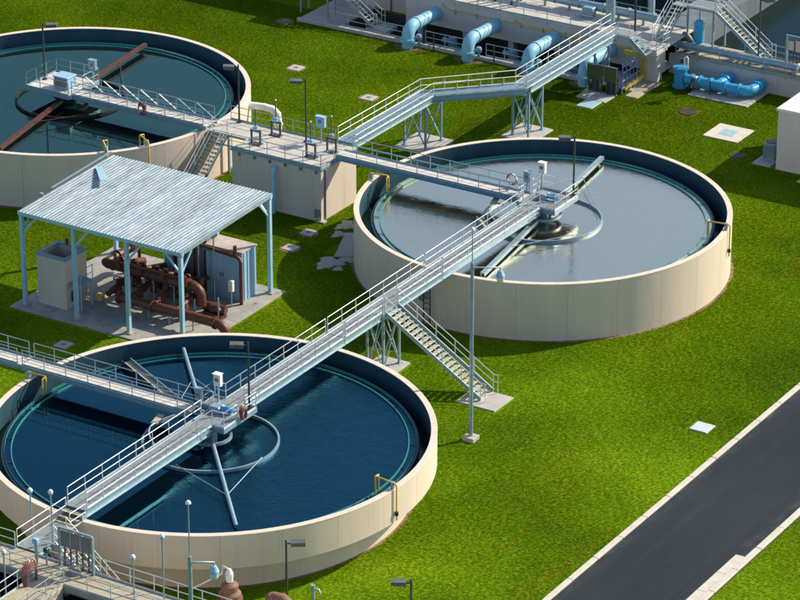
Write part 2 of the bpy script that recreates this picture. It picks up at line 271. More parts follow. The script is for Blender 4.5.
# ------------------------------------------------------------------ mesh helpers
class G:
    def __init__(s): s.v = []; s.f = []; s.smooth = []
    def add(s, vs_, fs, smooth=False):
        o = len(s.v); s.v += [tuple(p) for p in vs_]; s.f += [tuple(i+o for i in f) for f in fs]; s.smooth += [smooth]*len(fs); return s
    def box(s, x0, x1, y0, y1, z0, z1):
        v = [(x0,y0,z0),(x1,y0,z0),(x1,y1,z0),(x0,y1,z0),(x0,y0,z1),(x1,y0,z1),(x1,y1,z1),(x0,y1,z1)]
        return s.add(v, [(0,3,2,1),(4,5,6,7),(0,1,5,4),(1,2,6,5),(2,3,7,6),(3,0,4,7)])
    def cbox(s, x0, x1, y0, y1, z0, z1, c=.02):
        """box whose vertical edges and top edges are chamfered"""
        def ring(d, z): return [(x0+d+c,y0+d,z),(x1-d-c,y0+d,z),(x1-d,y0+d+c,z),(x1-d,y1-d-c,z),(x1-d-c,y1-d,z),(x0+d+c,y1-d,z),(x0+d,y1-d-c,z),(x0+d,y0+d+c,z)]
        v = ring(0,z0)+ring(0,z1-c)+ring(c,z1); f = [tuple(range(7,-1,-1)), tuple(range(16,24))]
        for k in (0,8):
            for i in range(8): f.append((k+i, k+(i+1)%8, k+8+(i+1)%8, k+8+i))
        return s.add(v, f)
    def poly(s, pts, z0, z1):
        n = len(pts); v = [(x,y,z0) for x,y in pts]+[(x,y,z1) for x,y in pts]
        f = [tuple(range(n-1,-1,-1)), tuple(range(n,2*n))]+[(i,(i+1)%n,n+(i+1)%n,n+i) for i in range(n)]
        return s.add(v, f)
    def bar(s, p, q, w, h, up=(0,0,1)):
        p = Vector(p); q = Vector(q); d = (q-p).normalized(); u = Vector(up)
        if abs(d.dot(u)) > .98: u = Vector((0,1,0))
        a = d.cross(u).normalized(); b = a.cross(d).normalized()
        v = [p+a*(i*w/2)+b*(j*h/2) for i,j in ((-1,-1),(1,-1),(1,1),(-1,1))]+[q+a*(i*w/2)+b*(j*h/2) for i,j in ((-1,-1),(1,-1),(1,1),(-1,1))]
        return s.add(v, [(3,2,1,0),(4,5,6,7),(0,1,5,4),(1,2,6,5),(2,3,7,6),(3,0,4,7)])
    def tube(s, p, q, r, n=8, r2=None):
        p = Vector(p); q = Vector(q); d = (q-p).normalized(); u = Vector((0,0,1)) if abs(d.z) < .95 else Vector((1,0,0))
        a = d.cross(u).normalized(); b = a.cross(d); r2 = r if r2 is None else r2; v = []
        for c, rr in ((p,r),(q,r2)): v += [c+(a*math.cos(2*PI*i/n)+b*math.sin(2*PI*i/n))*rr for i in range(n)]
        s.add(v, [(i,(i+1)%n,n+(i+1)%n,n+i) for i in range(n)], True)
        return s.add(v, [tuple(range(n-1,-1,-1)), tuple(range(n,2*n))])
    def path(s, pts, r, n=10, closed=False, caps=True):
        pts = [Vector(p) for p in pts]; m = len(pts); v = []; prev = None
        for i, p in enumerate(pts):
            d0 = (p-pts[i-1]).normalized() if (i or closed) else None; d1 = (pts[(i+1)%m]-p).normalized() if (i < m-1 or closed) else None
            d = ((d0 or d1)+(d1 or d0)).normalized()
            if prev is None:
                u = Vector((0,0,1)) if abs(d.z) < .9 else Vector((1,0,0)); a = d.cross(u).normalized()
            else: a = (prev-d*prev.dot(d)).normalized()
            prev = a; b = a.cross(d)
            k = 1/max(.5, math.sqrt((1+(d0 or d1).dot(d1 or d0))/2)); 
            v += [p+(a*math.cos(2*PI*j/n)+b*math.sin(2*PI*j/n))*r*(k if k < 1.2 else 1.1) for j in range(n)]
        f = []
        for i in range(m if closed else m-1):
            o = i*n; t = ((i+1)%m)*n
            f += [(o+j, o+(j+1)%n, t+(j+1)%n, t+j) for j in range(n)]
        s.add(v, f, True)
        if caps and not closed: s.add(v[:n]+v[-n:], [tuple(range(n-1,-1,-1)), tuple(range(n,2*n))])
        return s
    def lathe(s, prof, cx, cy, n=96, a0=0, a1=2*PI, smooth=True):
        """closed profile of (r,z) points turned about a vertical axis"""
        full = abs(a1-a0-2*PI) < 1e-6; m = n if full else n+1; k = len(prof)
        v = [(cx+r*math.cos(a0+(a1-a0)*i/n), cy+r*math.sin(a0+(a1-a0)*i/n), z) for i in range(m) for r,z in prof]
        for j in range(k):   # each band keeps its own vertices: crisp profile edges, smooth round the axis
            vv = []; 
            for i in range(m): vv += [v[i*k+j], v[i*k+(j+1)%k]]
            ff = [(2*i, 2*((i+1)%m), 2*((i+1)%m)+1, 2*i+1) for i in range(n)]
            s.add(vv, ff, smooth)
        if not full: s.add(v[:k]+v[-k:], [tuple(range(k)), tuple(range(2*k-1,k-1,-1))])
        return s
    def cyl(s, x, y, z0, z1, r, n=16): return s.tube((x,y,z0),(x,y,z1),r,n)
    def dome(s, x, y, z, r, h, n=12, m=4):
        v = []; f = []
        for j in range(m):
            t = PI/2*j/m; v += [(x+r*math.cos(t)*math.cos(2*PI*i/n), y+r*math.cos(t)*math.sin(2*PI*i/n), z+h*math.sin(t)) for i in range(n)]
        v.append((x,y,z+h))
        for j in range(m-1): f += [(j*n+i, j*n+(i+1)%n, (j+1)*n+(i+1)%n, (j+1)*n+i) for i in range(n)]
        f += [((m-1)*n+i, (m-1)*n+(i+1)%n, m*n) for i in range(n)]
        return s.add(v, f, True)
    def mesh(s, name, mat, org=(0,0,0)):
        me = bpy.data.meshes.new(name); ox, oy, oz = org
        me.from_pydata([(x-ox,y-oy,z-oz) for x,y,z in s.v], [], s.f)
        me.polygons.foreach_set('use_smooth', s.smooth); me.materials.append(M[mat])
        bm = bmesh.new(); bm.from_mesh(me); bmesh.ops.recalc_face_normals(bm, faces=bm.faces)
        if len(bm.faces) == 1 and next(iter(bm.faces)).normal.z < 0: bmesh.ops.reverse_faces(bm, faces=bm.faces)
        bm.to_mesh(me); bm.free()
        me.update(); return me

def root_loc(o):
    while o.parent: o = o.parent
    return tuple(o.location)
def part(name, g, mat, parent, label=None, kind=None):
    o = bpy.data.objects.new(name, g.mesh(name, mat, root_loc(parent) if parent else (0,0,0)))
    col.objects.link(o); o.parent = parent
    if label: o['label'] = label
    if kind: o['kind'] = kind
    return o
def inst(name, me, parent, loc, rotz=0.0, scale=None):
    """shares mesh data; loc in world metres"""
    o = bpy.data.objects.new(name, me); col.objects.link(o); o.parent = parent
    L = root_loc(parent); o.location = (loc[0]-L[0], loc[1]-L[1], loc[2]-L[2]); o.rotation_euler = (0,0,rotz)
    if scale: o.scale = scale
    return o
def thing(name, label, cat, loc, group=None):
    o = bpy.data.objects.new(name, None); col.objects.link(o); o.location = loc; o.empty_display_size = .3
    o['label'] = label; o['category'] = cat
    if group: o['group'] = group
    return o
def single(name, g, mat, label, cat, loc, group=None):
    o = bpy.data.objects.new(name, g.mesh(name, mat, loc)); col.objects.link(o); o.location = loc
    o['label'] = label; o['category'] = cat
    if group: o['group'] = group
    return o
def struct(name, g, mat, kind='structure'):
    o = bpy.data.objects.new(name, g.mesh(name, mat)); col.objects.link(o); o['kind'] = kind; return o

_posts = {}
def post_mesh(h, r, mat):
    k = (round(h,3), r, mat)
    if k not in _posts: _posts[k] = G().tube((0,0,0),(0,0,h),r,6).mesh('post', mat)
    return _posts[k]

def railing(t, pts, h=1.08, spacing=1.7, mat='rail', drop=.22, r=.030, mid=True, toe=True, posts_at_ends=True):
    """pts: walking-surface line; top rail with posts, mid rail and toe board as its pieces"""
    P = [Vector(p) for p in pts]; up = Vector((0,0,h))
    top = [p+up for p in P]
    rail = part('railing', G().path(top, r, 6), mat, t)
    if mid: part('mid_rail', G().path([p+up*.52 for p in P], r*.85, 6), mat, rail)
    if toe:
        g = G()
        for a, b in zip(P, P[1:]): g.bar(a+Vector((0,0,.07)), b+Vector((0,0,.07)), .012, .13)
        part('toe_board', g, mat, rail)
    me = post_mesh(h+drop, r, mat)
    first = True
    for a, b in zip(P, P[1:]):
        L = (b-a).length; n = max(1, round(L/spacing))
        for i in range(0 if first else 1, n+1):
            q = a.lerp(b, i/n)
            inst('post', me, rail, (q.x, q.y, q.z-drop))
        first = False
    return rail

def panels(t, x0, x1, y0, y1, z, axis, mat, step=1.0, th=.05, gap=.018):
    L = (y1-y0) if axis == 'y' else (x1-x0); n = max(1, round(L/step)); s = L/n
    if axis == 'y': g = G().box(x0, x1, y0+gap/2, y0+s-gap/2, z-th, z)
    else: g = G().box(x0+gap/2, x0+s-gap/2, y0, y1, z-th, z)
    me = g.mesh('deck_panel', mat, root_loc(t))
    for i in range(n):
        o = bpy.data.objects.new('deck_panel', me); col.objects.link(o); o.parent = t
        o.location = (0, i*s, 0) if axis == 'y' else (i*s, 0, 0)

def channel(t, p, q, depth, side, mat, fl=.11):
    """C-section beam from p to q (top edge), flanges pointing to side"""
    p = Vector(p); q = Vector(q); d = (q-p).normalized(); s = Vector(side)
    g = G(); z = Vector((0,0,1)); m = lambda a, dz, o: a+z*dz+s*o
    g.bar(m(p,-depth/2,0), m(q,-depth/2,0), .02, depth)
    g.bar(m(p,-.012,fl/2+.01), m(q,-.012,fl/2+.01), fl, .022)
    g.bar(m(p,-depth+.012,fl/2+.01), m(q,-depth+.012,fl/2+.01), fl, .022)
    return part('side_beam', g, mat, t)

def stair(t, top, run, axis, drop, width, n, tread_mat='deck', rails=(True, True), nosing='nosing', smat='galv', endrail=True):
    """top: (x,y,z) mid-edge at the upper landing, run: signed horizontal length along axis"""
    x, y, z = top; n = int(n); dz = drop/n; dr = run/n
    ax = Vector((1,0,0)) if axis == 'x' else Vector((0,1,0)); sd = Vector((0,1,0)) if axis == 'x' else Vector((1,0,0))
    T = Vector(top); E = T+ax*run-Vector((0,0,drop)); th = abs(dr)*1.02
    for sg in (-1, 1):
        o = sd*(sg*width/2)
        part('stringer', G().bar(T+o+Vector((0,0,-.05)), E+o+Vector((0,0,.10)), .05, .28), smat, t)
    g = G()
    hw = width/2-.03
    if axis == 'x': g.box(-th/2, th/2, -hw, hw, -.035, 0)
    else: g.box(-hw, hw, -th/2, th/2, -.035, 0)
    tm = g.mesh('tread', tread_mat)
    nz = G(); e = th/2*(1 if run > 0 else -1); nw = .045*(1 if run > 0 else -1)
    lo, hi = sorted((e-nw, e+.004*(1 if run > 0 else -1)))
    if axis == 'x': nz.box(lo, hi, -hw+.01, hw-.01, -.03, .004)
    else: nz.box(-hw+.01, hw-.01, lo, hi, -.03, .004)
    nm = nz.mesh('nosing', nosing) if nosing else None
    for i in range(n):
        c = T+ax*(dr*(i+.5))-Vector((0,0,dz*(i+1)-.0))
        if i == n-1: c.z += .012
        o = inst('tread', tm, t, c)
        if nm:
            k = bpy.data.objects.new('nosing', nm); col.objects.link(k); k.parent = o
    for sg, on in zip((-1, 1), rails):
        if on:
            o = sd*(sg*(width/2+.01)); pts = [T+o, E+o+Vector((0,0,dz))]
            if endrail: pts.append(E+o+Vector((0,0,dz))+ax*(.35*(1 if run > 0 else -1)))
            railing(t, pts, toe=False, drop=.15, spacing=1.6)

def tower(t, x0, x1, y0, y1, ztop, mat='steelblue'):
    c = [(x0,y0),(x1,y0),(x1,y1),(x0,y1)]
    for x, y in c:
        g = G().bar((x,y,.12),(x,y,ztop),.15,.15,(0,1,0)); g.box(x-.2,x+.2,y-.2,y+.2,.12,.15); part('leg', g, mat, t)
    for i in range(4):
        a, b = c[i], c[(i+1)%4]
        part('cross_brace', G().bar((*a,.35),(*b,ztop-.35),.07,.07), mat, t)
        part('cross_brace', G().bar((*b,.35),(*a,ztop-.35),.07,.07), mat, t)
        part('top_beam', G().bar((*a,ztop-.1),(*b,ztop-.1),.12,.2), mat, t)

# ------------------------------------------------------------------ ground, road
g = G(); PX0, PX1, PY0, PY1 = -38.6, -14.2, 74.42, 80.0
gx = [-700, PX0, PX1, 500]; gy = [-500, PY0, PY1, 900]
g.add([(x,y,0) for y in gy for x in gx], [(j*4+i, j*4+i+1, (j+1)*4+i+1, (j+1)*4+i) for j in range(3) for i in range(3) if not (i == 1 and j == 1)]); go_ = struct('ground', g, 'ground')
if go_.data.polygons[0].normal.z < 0: go_.data.flip_normals()
g = G(); g.box(PX0-.3,PX1+.3,PY0-.3,PY1+.3,-3.4,-3.1); g.box(PX0-.3,PX0,PY0-.3,PY1+.3,-3.1,-.01); g.box(PX1,PX1+.3,PY0-.3,PY1+.3,-3.1,-.01); g.box(PX0,PX1,PY0-.3,PY0,-3.1,-.01); g.box(PX0,PX1,PY1,PY1+.3,-3.1,-.01)
struct('sunken_yard', g, 'darkconc')
g = G(); RX0, RX1 = 24.62, 31.95
g.add([(RX0-.35,-120,.006),(RX1+.5,-120,.006),(RX1+.5,260,.006),(RX0-.35,260,.006)], [(0,1,2,3)]); struct('road', g, 'asphalt')
def kerb_run(name, x0, x1, ya, yb, step, gutter=0, lbl=None, h=.13):
    t = thing(name, lbl, 'kerb', ((x0+x1)/2, ya, 0))
    n = round((yb-ya)/step); s = (yb-ya)/n
    me = G().cbox(x0, x1, ya+.008, ya+s-.008, -.05, h, .03).mesh('kerb_stone', 'kerb', (t.location.x, ya, 0))
    for i in range(n):
        o = bpy.data.objects.new('kerb_stone', me); col.objects.link(o); o.parent = t; o.location = (random.uniform(-.006,.006), i*s, random.uniform(-.008,.006))
    return t
kerb_run('road_kerb', 24.26, 24.63, -20, 60, 3.05, lbl='long pale concrete kerb between the lawn and the dark road')
kerb_run('road_kerb', 31.95, 32.36, -20, 60, 3.05, lbl='pale concrete kerb on the far side of the road, lower right corner')
t = thing('drop_kerb_apron', 'wide pale flush concrete strip in front of the lower right kerb', 'apron', (31.6, 4, 0))
for i in range(6):
    part('apron_slab', G().cbox(31.30, 31.94, -5.6+i*2.52, -5.6+i*2.52+2.505, .0, .045, .012), 'kerb', t)

# ------------------------------------------------------------------ clarifier tanks
RIM = 4.2
def tank(cx, cy, Rr, rw, label, base_r=None, soffit=None):
    t = thing('clarifier_tank', label, 'tank', (cx, cy, 0))
    z0 = soffit if soffit else -.1
    part('wall_core', G().lathe([(Rr-.34,z0+.01),(Rr-.03,z0+.01),(Rr-.03,RIM-.05),(Rr-.34,RIM-.05)], cx, cy, 144), 'cream', t)
    for i in range(24):
        a = 2*PI*i/24+R(7); e = .007/Rr
        part('wall_panel', G().lathe([(Rr-.04,z0),(Rr,z0),(Rr,RIM-.04),(Rr-.04,RIM-.04)], cx, cy, 10, a+e, a+2*PI/24-e), 'cream', t)
    if soffit:
        part('launder_soffit', G().lathe([(base_r-.1,soffit-.02),(Rr-.012,soffit-.02),(Rr-.012,soffit+.06),(base_r-.1,soffit+.06)], cx, cy, 144), 'cream', t)
        part('base_wall', G().lathe([(base_r-.4,-.1),(base_r,-.1),(base_r,soffit+.03),(base_r-.4,soffit+.03)], cx, cy, 144), 'cream', t)
    part('inner_lining', G().lathe([(Rr-.375,1.9),(Rr-.338,1.9),(Rr-.338,RIM-.02),(Rr-.375,RIM-.02)], cx, cy, 144), 'lining', t)
    cap = part('rim_cap', G().lathe([(Rr-.385,RIM-.045),(Rr+.012,RIM-.045),(Rr+.012,RIM-.012),(Rr,RIM),(Rr-.373,RIM),(Rr-.385,RIM-.012)], cx, cy, 144), 'rimcap', t)
    part('weir_wall', G().lathe([(rw,1.9),(rw+.16,1.9),(rw+.16,3.32),(rw,3.32)], cx, cy, 144), 'lining', t)
    part('launder_floor', G().lathe([(rw+.1,1.8),(Rr-.36,1.8),(Rr-.36,2.1),(rw+.1,2.1)], cx, cy, 144), 'launder', t)
    part('launder_water', G().lathe([(rw+.15,2.5),(Rr-.37,2.5),(Rr-.37,2.56),(rw+.15,2.56)], cx, cy, 144), 'waterdark', t)
    gr = base_r if base_r else Rr; v = []; f = []; nn = 180
    for i in range(nn):
        a = 2*PI*i/nn; w = .10+.16*abs(math.sin(3.1*a+cx))*abs(math.sin(11.3*a+cy))+random.uniform(0,.10)
        v += [(cx+(gr-.05)*math.cos(a), cy+(gr-.05)*math.sin(a), .03), (cx+(gr+w)*math.cos(a), cy+(gr+w)*math.sin(a), .006)]
    part('soil_edge', G().add(v, [(2*i, 2*i+1, (2*i+3)%(2*nn), (2*i+2)%(2*nn)) for i in range(nn)]), 'soil', t)
    # v-notch weir plate
    n = round(2*PI*rw/.18); g = G(); v = []; f = []
    for i in range(n*2):
        a = PI*i/n; zt = 3.47 if i % 2 else 3.36
        for r_, z in ((rw-.03,3.1),(rw-.03,zt),(rw-.012,zt),(rw-.012,3.1)): v.append((cx+r_*math.cos(a), cy+r_*math.sin(a), z))
    m = n*2
    for i in range(m):
        o = i*4; q = ((i+1)%m)*4
        f += [(o+j, q+j, q+(j+1)%4, o+(j+1)%4) for j in range(4)]
    g.add(v, f); part('weir_plate', g, 'teal', t)
    rb = rw-.45
    b = part('scum_baffle', G().lathe([(rb-.03,2.95),(rb+.03,2.95),(rb+.03,3.36),(rb-.03,3.36)], cx, cy, 144), 'teal', t)
    bme = G().box(-.02,.5,-.018,.018,3.30,3.33).mesh('baffle_bracket', 'launder')
    for i in range(24): inst('baffle_bracket', bme, t, (cx+rb*math.cos(2*PI*i/24), cy+rb*math.sin(2*PI*i/24), 0), 2*PI*i/24)
    return t
A = (0.0, 0.0); B = (0.0, 41.097); C = (-42.48, 42.44)
RA, RB, RC = 13.905, 13.336, 13.845; WA, WB, WC = 12.62, 11.95, 12.35
tank(*A, RA, WA, 'large round cream tank with dark blue water, nearest the camera', base_r=12.45, soffit=2.02)
tank(*B, RB, WB, 'round cream tank with silvery grey water behind the long steel stair')
tank(*C, RC, WC, 'round cream tank with rust red skimmer arms at the upper left')
WZ = 3.26
def disc(name, c, r, z, mat, n=128):
    g = G(); g.add([(c[0]+r*math.cos(2*PI*i/n), c[1]+r*math.sin(2*PI*i/n), z) for i in range(n)], [tuple(range(n))]); return struct(name, g, mat)
disc('water', A, WA, WZ, 'waterA'); disc('water', B, WB, WZ, 'waterB'); disc('water', C, WC, WZ, 'waterC')

def yellow_pipe(c, rr, ang, lbl, down=True, z=RIM):
    """bent spray-water pipe hooked over the rim"""
    ca, sa = math.cos(ang), math.sin(ang); P = lambda r, dz: (c[0]+r*ca, c[1]+r*sa, z+dz)
    t = thing('rim_pipe', lbl, 'pipe', P(rr, 0))
    pts = [P(rr-1.45,-.75), P(rr-1.45,.35), P(rr-1.33,.45), P(rr-.1,.40), P(rr+.05,.36), P(rr+.13,.25), P(rr+.13,-2.0 if down else -.3)]
    part('pipe', G().path(pts, .055, 8), 'yellow', t)
    ta = Vector((-sa, ca, 0))*.35
    q = [Vector(P(rr-1.45,.40))+ta*0, Vector(P(rr-1.45,.40))+ta, Vector(P(rr-1.45,-.7))+ta]
    part('drop_pipe', G().path(q, .05, 8), 'yellow', t)
    part('clamp', G().box(P(rr-.15,0)[0]-.1, P(rr-.15,0)[0]+.1, P(rr-.15,0)[1]-.1, P(rr-.15,0)[1]+.1, z+.002, z+.46), 'galv', t)
    if down: part('valve', G().cyl(P(rr+.13,0)[0], P(rr+.13,0)[1], z-1.7, z-1.45, .11, 10), 'dark', t)
import math as _m
yellow_pipe(A, RA, _m.atan2(-.9, 13.9), 'yellow bent pipe over the right rim of the nearest tank')
yellow_pipe(B, RB, _m.atan2(3.3, 12.9), 'yellow bent pipe over the right rim of the silvery tank')
yellow_pipe(A, RA, _m.atan2(-.2, -13.9), 'yellow bent pipe over the rim under the pale plank bridge', down=False)
yellow_pipe(B, RB, _m.atan2(-1.9, -13.2), 'yellow bent pipe over the left rim of the silvery tank', down=False)
yellow_pipe(C, RC, _m.atan2(-6.6, 12.0), 'yellow bent pipe over the tank rim beside the tan tread stair')
yellow_pipe(C, RC, _m.atan2(-9.2, 10.2), 'yellow pipe over the tank rim just above the shed roof')

# ------------------------------------------------------------------ tank mechanisms
def mechanism(c, label, arms, mat, hoopmat, bar=None):
    cx, cy = c; t = thing('skimmer_mechanism', label, 'skimmer', (cx, cy, WZ))
    part('feedwell_ring', G().lathe([(4.13,2.7),(4.25,2.7),(4.25,3.45),(4.13,3.45)], cx, cy, 72), hoopmat, t)
    part('centre_column', G().cyl(cx, cy, 2.6, 4.15, .42, 20), 'steelblue', t)
    part('drive_ring', G().lathe([(1.2,3.62),(1.35,3.62),(1.35,3.8),(1.2,3.8)], cx, cy, 40), mat if mat != 'rust' else 'dark', t)
    for i in range(4):
        a = PI/4+i*PI/2
        part('cage_strut', G().tube((cx+.45*math.cos(a),cy+.45*math.sin(a),4.1),(cx+1.15*math.cos(a),cy+1.15*math.sin(a),3.7),.07,8), 'steelblue', t)
    for kind, p, q in arms:
        p = Vector(p); q = Vector(q)
        if kind == 'pipe': part('skimmer_arm', G().tube(p, q, .13, 12), mat, t)
        elif kind == 'vee':
            g = G(); d = (q-p).normalized(); s = d.cross(Vector((0,0,1))).normalized()
            g.bar(p, q, .28, .06)
            am = part('skimmer_arm', g, mat, t); part('scraper_blade', G().bar(p+s*.15-Vector((0,0,.2)), q+s*.15-Vector((0,0,.2)), .03, .46), 'steelblue' if mat == 'galv' else 'dark', am); part('scraper_blade', G().bar(p-s*.15-Vector((0,0,.1)), q-s*.15-Vector((0,0,.1)), .03, .26), mat, am)
        elif kind == 'rod': part('tie_rod', G().tube(p, q, .03, 6), mat, t)
    return t
mechanism(A, 'grey skimmer ring and long pipe arm in the nearest tank',
    [('pipe', (-8.7,9.5,3.62), (-.9,.9,3.75)), ('pipe', (.75,-.85,3.75), (7.7,-8.5,3.45)),
     ('rod', (5.2,-5.8,3.6), (4.2,-.6,3.6)), ('rod', (5.2,-5.8,3.6), (.3,-4.15,3.6)), ('rod', (-5.6,6.2,3.7), (-3.9,1.5,3.6)), ('rod', (-5.6,6.2,3.7), (-1.0,4.1,3.6))], 'galv', 'galv')
mechanism(B, 'grey skimmer ring and straight arm in the silvery tank',
    [('vee', (-1.6,52.7,3.75), (-.15,42.2,3.75)), ('vee', (.15,40.0,3.7), (1.55,30.1,3.6)),
     ('rod', (-1.0,48.6,3.75), (2.9,43.9,3.6)), ('rod', (.9,34.8,3.65), (3.6,39.2,3.6)), ('rod', (-1.0,48.6,3.75), (-3.2,43.8,3.6))], 'galv', 'galv')
mechanism(C, 'rust red skimmer arms with dark ring in the upper left tank',
    [('vee', (-44.0,54.4,3.85), (-42.7,43.7,3.8)), ('vee', (-42.3,41.2,3.8), (-40.4,30.9,3.65)),
     ('rod', (-43.5,50.2,3.8), (-39.2,45.0,3.6)), ('rod', (-41.3,36.2,3.7), (-38.6,40.6,3.6))], 'rust', 'dark')

# scum boxes: short sloping beach from wall to the arm's reach
def scum_box(p, q, lbl):
    p = Vector(p); q = Vector(q); t = thing('scum_trough', lbl, 'trough', p); s = (q-p).cross(Vector((0,0,1))).normalized(); d = (q-p).normalized()
    part('trough', G().bar(p, q, .62, .08), 'scum', t)
    for k in (-1, 1):
        part('trough_side', G().bar(p+s*k*.33+Vector((0,0,.06)), q+s*k*.33+Vector((0,0,.06)), .05, .42), 'lampdark' if k > 0 else 'galv', t)
    for i in range(6):
        w = p.lerp(q, (i+.5)/6)+s*.4
        part('bracket', G().bar(w+Vector((0,0,.2)), w-Vector((0,0,.35)), .06, .06), 'lampdark', t)
scum_box((-10.9,6.2,3.42), (-4.5,2.9,3.42), 'narrow scum trough on the dark blue water beyond the plank bridge')
scum_box((-1.9,37.0,3.42), (-3.6,38.6,3.42), 'short scum trough beside the bridge on the silvery water')

# curved pipe hoops rising from the water next to the bridges
for c, lb in ((A, 'curved white scum flap beside the long bridge in the nearest tank'), (B, 'curved white scum flap beside the bridge in the silvery tank')):
    t = thing('scum_flap', lb, 'flap', (c[0]-2.6, c[1]-1.7, WZ))
    pts = [(c[0]-2.0-1.5*math.sin(k*.33), c[1]-2.6+1.6*(1-math.cos(k*.33))*.9, WZ+.05+.75*math.sin(k*PI/9)) for k in range(8)]
    part('bent_pipe', G().path(pts, .06, 8), 'galv', t)
    part('flap_plate', G().bar(Vector(pts[5]), Vector(pts[5])+Vector((-.2,1.1,.12)), .45, .04), 'scum', t)

# ------------------------------------------------------------------ bridges
BX0, BX1, DZ = -.93, .46, 4.66
def span(t, x0, x1, y0, y1, axis, z=DZ, mat='deck', beam='galv', depth=.5, step=1.0):
    panels(t, x0+.03, x1-.03, y0, y1, z, axis, mat, step) if axis == 'y' else panels(t, x0, x1, y0+.03, y1-.03, z, axis, mat, step)
    if axis == 'y':
        channel(t, (x0,y0,z+.06), (x0,y1,z+.06), depth, (-1,0,0), beam); channel(t, (x1,y0,z+.06), (x1,y1,z+.06), depth, (1,0,0), beam)
        for i in range(int((y1-y0)/3)+1): part('cross_member', G().bar((x0+.02,y0+.2+i*3,z-.15),(x1-.02,y0+.2+i*3,z-.15),.08,.16), beam, t)
    else:
        channel(t, (x0,y0,z+.06), (x1,y0,z+.06), depth, (0,-1,0), beam); channel(t, (x0,y1,z+.06), (x1,y1,z+.06), depth, (0,1,0), beam)
        for i in range(int((x1-x0)/3)+1): part('cross_member', G().bar((x0+.2+i*3,y0+.02,z-.15),(x0+.2+i*3,y1-.02,z-.15),.08,.16), beam, t)

def platform(t, x0, x1, y0, y1, z, mat='deck'):
    n = max(1, round((y1-y0)/1.0)); s = (y1-y0)/n
    for i in range(n): part('deck_panel', G().box(x0, x1, y0+i*s+.006, y0+(i+1)*s-.006, z-.05, z), mat, t)
    g = G(); e = .05
    part('edge_beam', G().box(x0-e, x1+e, y0-e, y0, z-.3, z+.03), 'galv', t); part('edge_beam', G().box(x0-e, x1+e, y1, y1+e, z-.3, z+.03), 'galv', t)
    part('edge_beam', G().box(x0-e, x0, y0+.002, y1-.002, z-.3, z+.03), 'galv', t); part('edge_beam', G().box(x1, x1+e, y0+.002, y1-.002, z-.3, z+.03), 'galv', t)

# nearest tank: the long bridge with its centre platform
t = thing('access_bridge', 'long grey steel bridge crossing the nearest tank, with handrails', 'bridge', (-.2, -13.4, RIM))
span(t, BX0, BX1, -13.4, 14.5, 'y')
platform(t, BX1+.14, 1.32, -.45, 3.05, DZ-.004); platform(t, -1.75, BX0-.14, 1.7, 3.05, DZ-.004)
railing(t, [(BX0,-13.2,DZ),(BX0,.35,DZ)]); railing(t, [(BX0,1.68,DZ),(-1.75,1.68,DZ),(-1.75,3.05,DZ),(BX0,3.05,DZ),(BX0,14.4,DZ)])
railing(t, [(BX1,-13.2,DZ),(BX1,-.45,DZ),(1.32,-.45,DZ),(1.32,1.0,DZ)]); railing(t, [(1.32,1.9,DZ),(1.32,3.05,DZ),(BX1,3.05,DZ),(BX1,14.3,DZ)])
for x in (BX0, BX1): part('end_bearing', G().box(x-.12, x+.12, -13.85, -13.42, RIM+.004, RIM+.3), 'galv', t); part('end_bearing', G().box(x-.12, x+.12, 13.55, 13.88, RIM+.004, RIM+.05), 'galv', t)

t = thing('connecting_walkway', 'grey steel walkway on a braced tower between the two right tanks', 'walkway', (-.2, 14.6, 0))
span(t, BX0, BX1, 14.56, 26.6, 'y')
railing(t, [(BX0,14.65,DZ),(BX0,26.5,DZ)]); railing(t, [(BX1,14.65,DZ),(BX1,19.1,DZ)]); railing(t, [(BX1,20.95,DZ),(BX1,26.5,DZ)])
tower(t, -.85, .38, 19.3, 21.3, DZ-.37, 'galv')
part('footing', G().cbox(-1.4, .95, 18.8, 21.8, -.1, .12, .02), 'concrete', t)

t = thing('steel_stair', 'long straight steel stair with yellow tread edges down to the lawn', 'stair', (8.0, 20.0, 0))
stair(t, (.58, 20.05, DZ), 7.3, 'x', DZ-.1, 1.6, 22, tread_mat='rail')
single('landing_slab', G().cbox(6.5, 9.4, 18.45, 20.9, -.05, .09, .02), 'concrete', 'pale concrete slab at the foot of the long steel stair', 'slab', (8, 19.6, 0))

t = thing('access_bridge', 'grey steel bridge reaching from the stair tower to the silvery tank centre', 'bridge', (-.2, 26.7, RIM))
span(t, BX0, BX1, 26.66, 39.8, 'y')
platform(t, -1.36, 1.6, 39.92, 43.2, DZ-.03)
railing(t, [(BX0,26.75,DZ),(BX0,39.85,DZ),(-1.36,39.95,DZ),(-1.36,40.7,DZ)]); railing(t, [(BX1,26.75,DZ),(BX1,39.85,DZ),(1.6,39.95,DZ),(1.6,43.2,DZ),(-1.36,43.2,DZ),(-1.36,42.0,DZ)])

t = thing('access_bridge', 'narrow steel bridge from the concrete chamber to the silvery tank centre', 'bridge', (-17, 41.3, RIM))
span(t, -17.15, -1.48, 40.7, 41.95, 'x', DZ-.05, 'deckpale', 'steelblue', .36, .9)
railing(t, [(-17.0,40.7,DZ-.05),(-1.6,40.7,DZ-.05)], mat='galv'); railing(t, [(-16.4,41.95,DZ-.05),(-1.6,41.95,DZ-.05)], mat='galv')

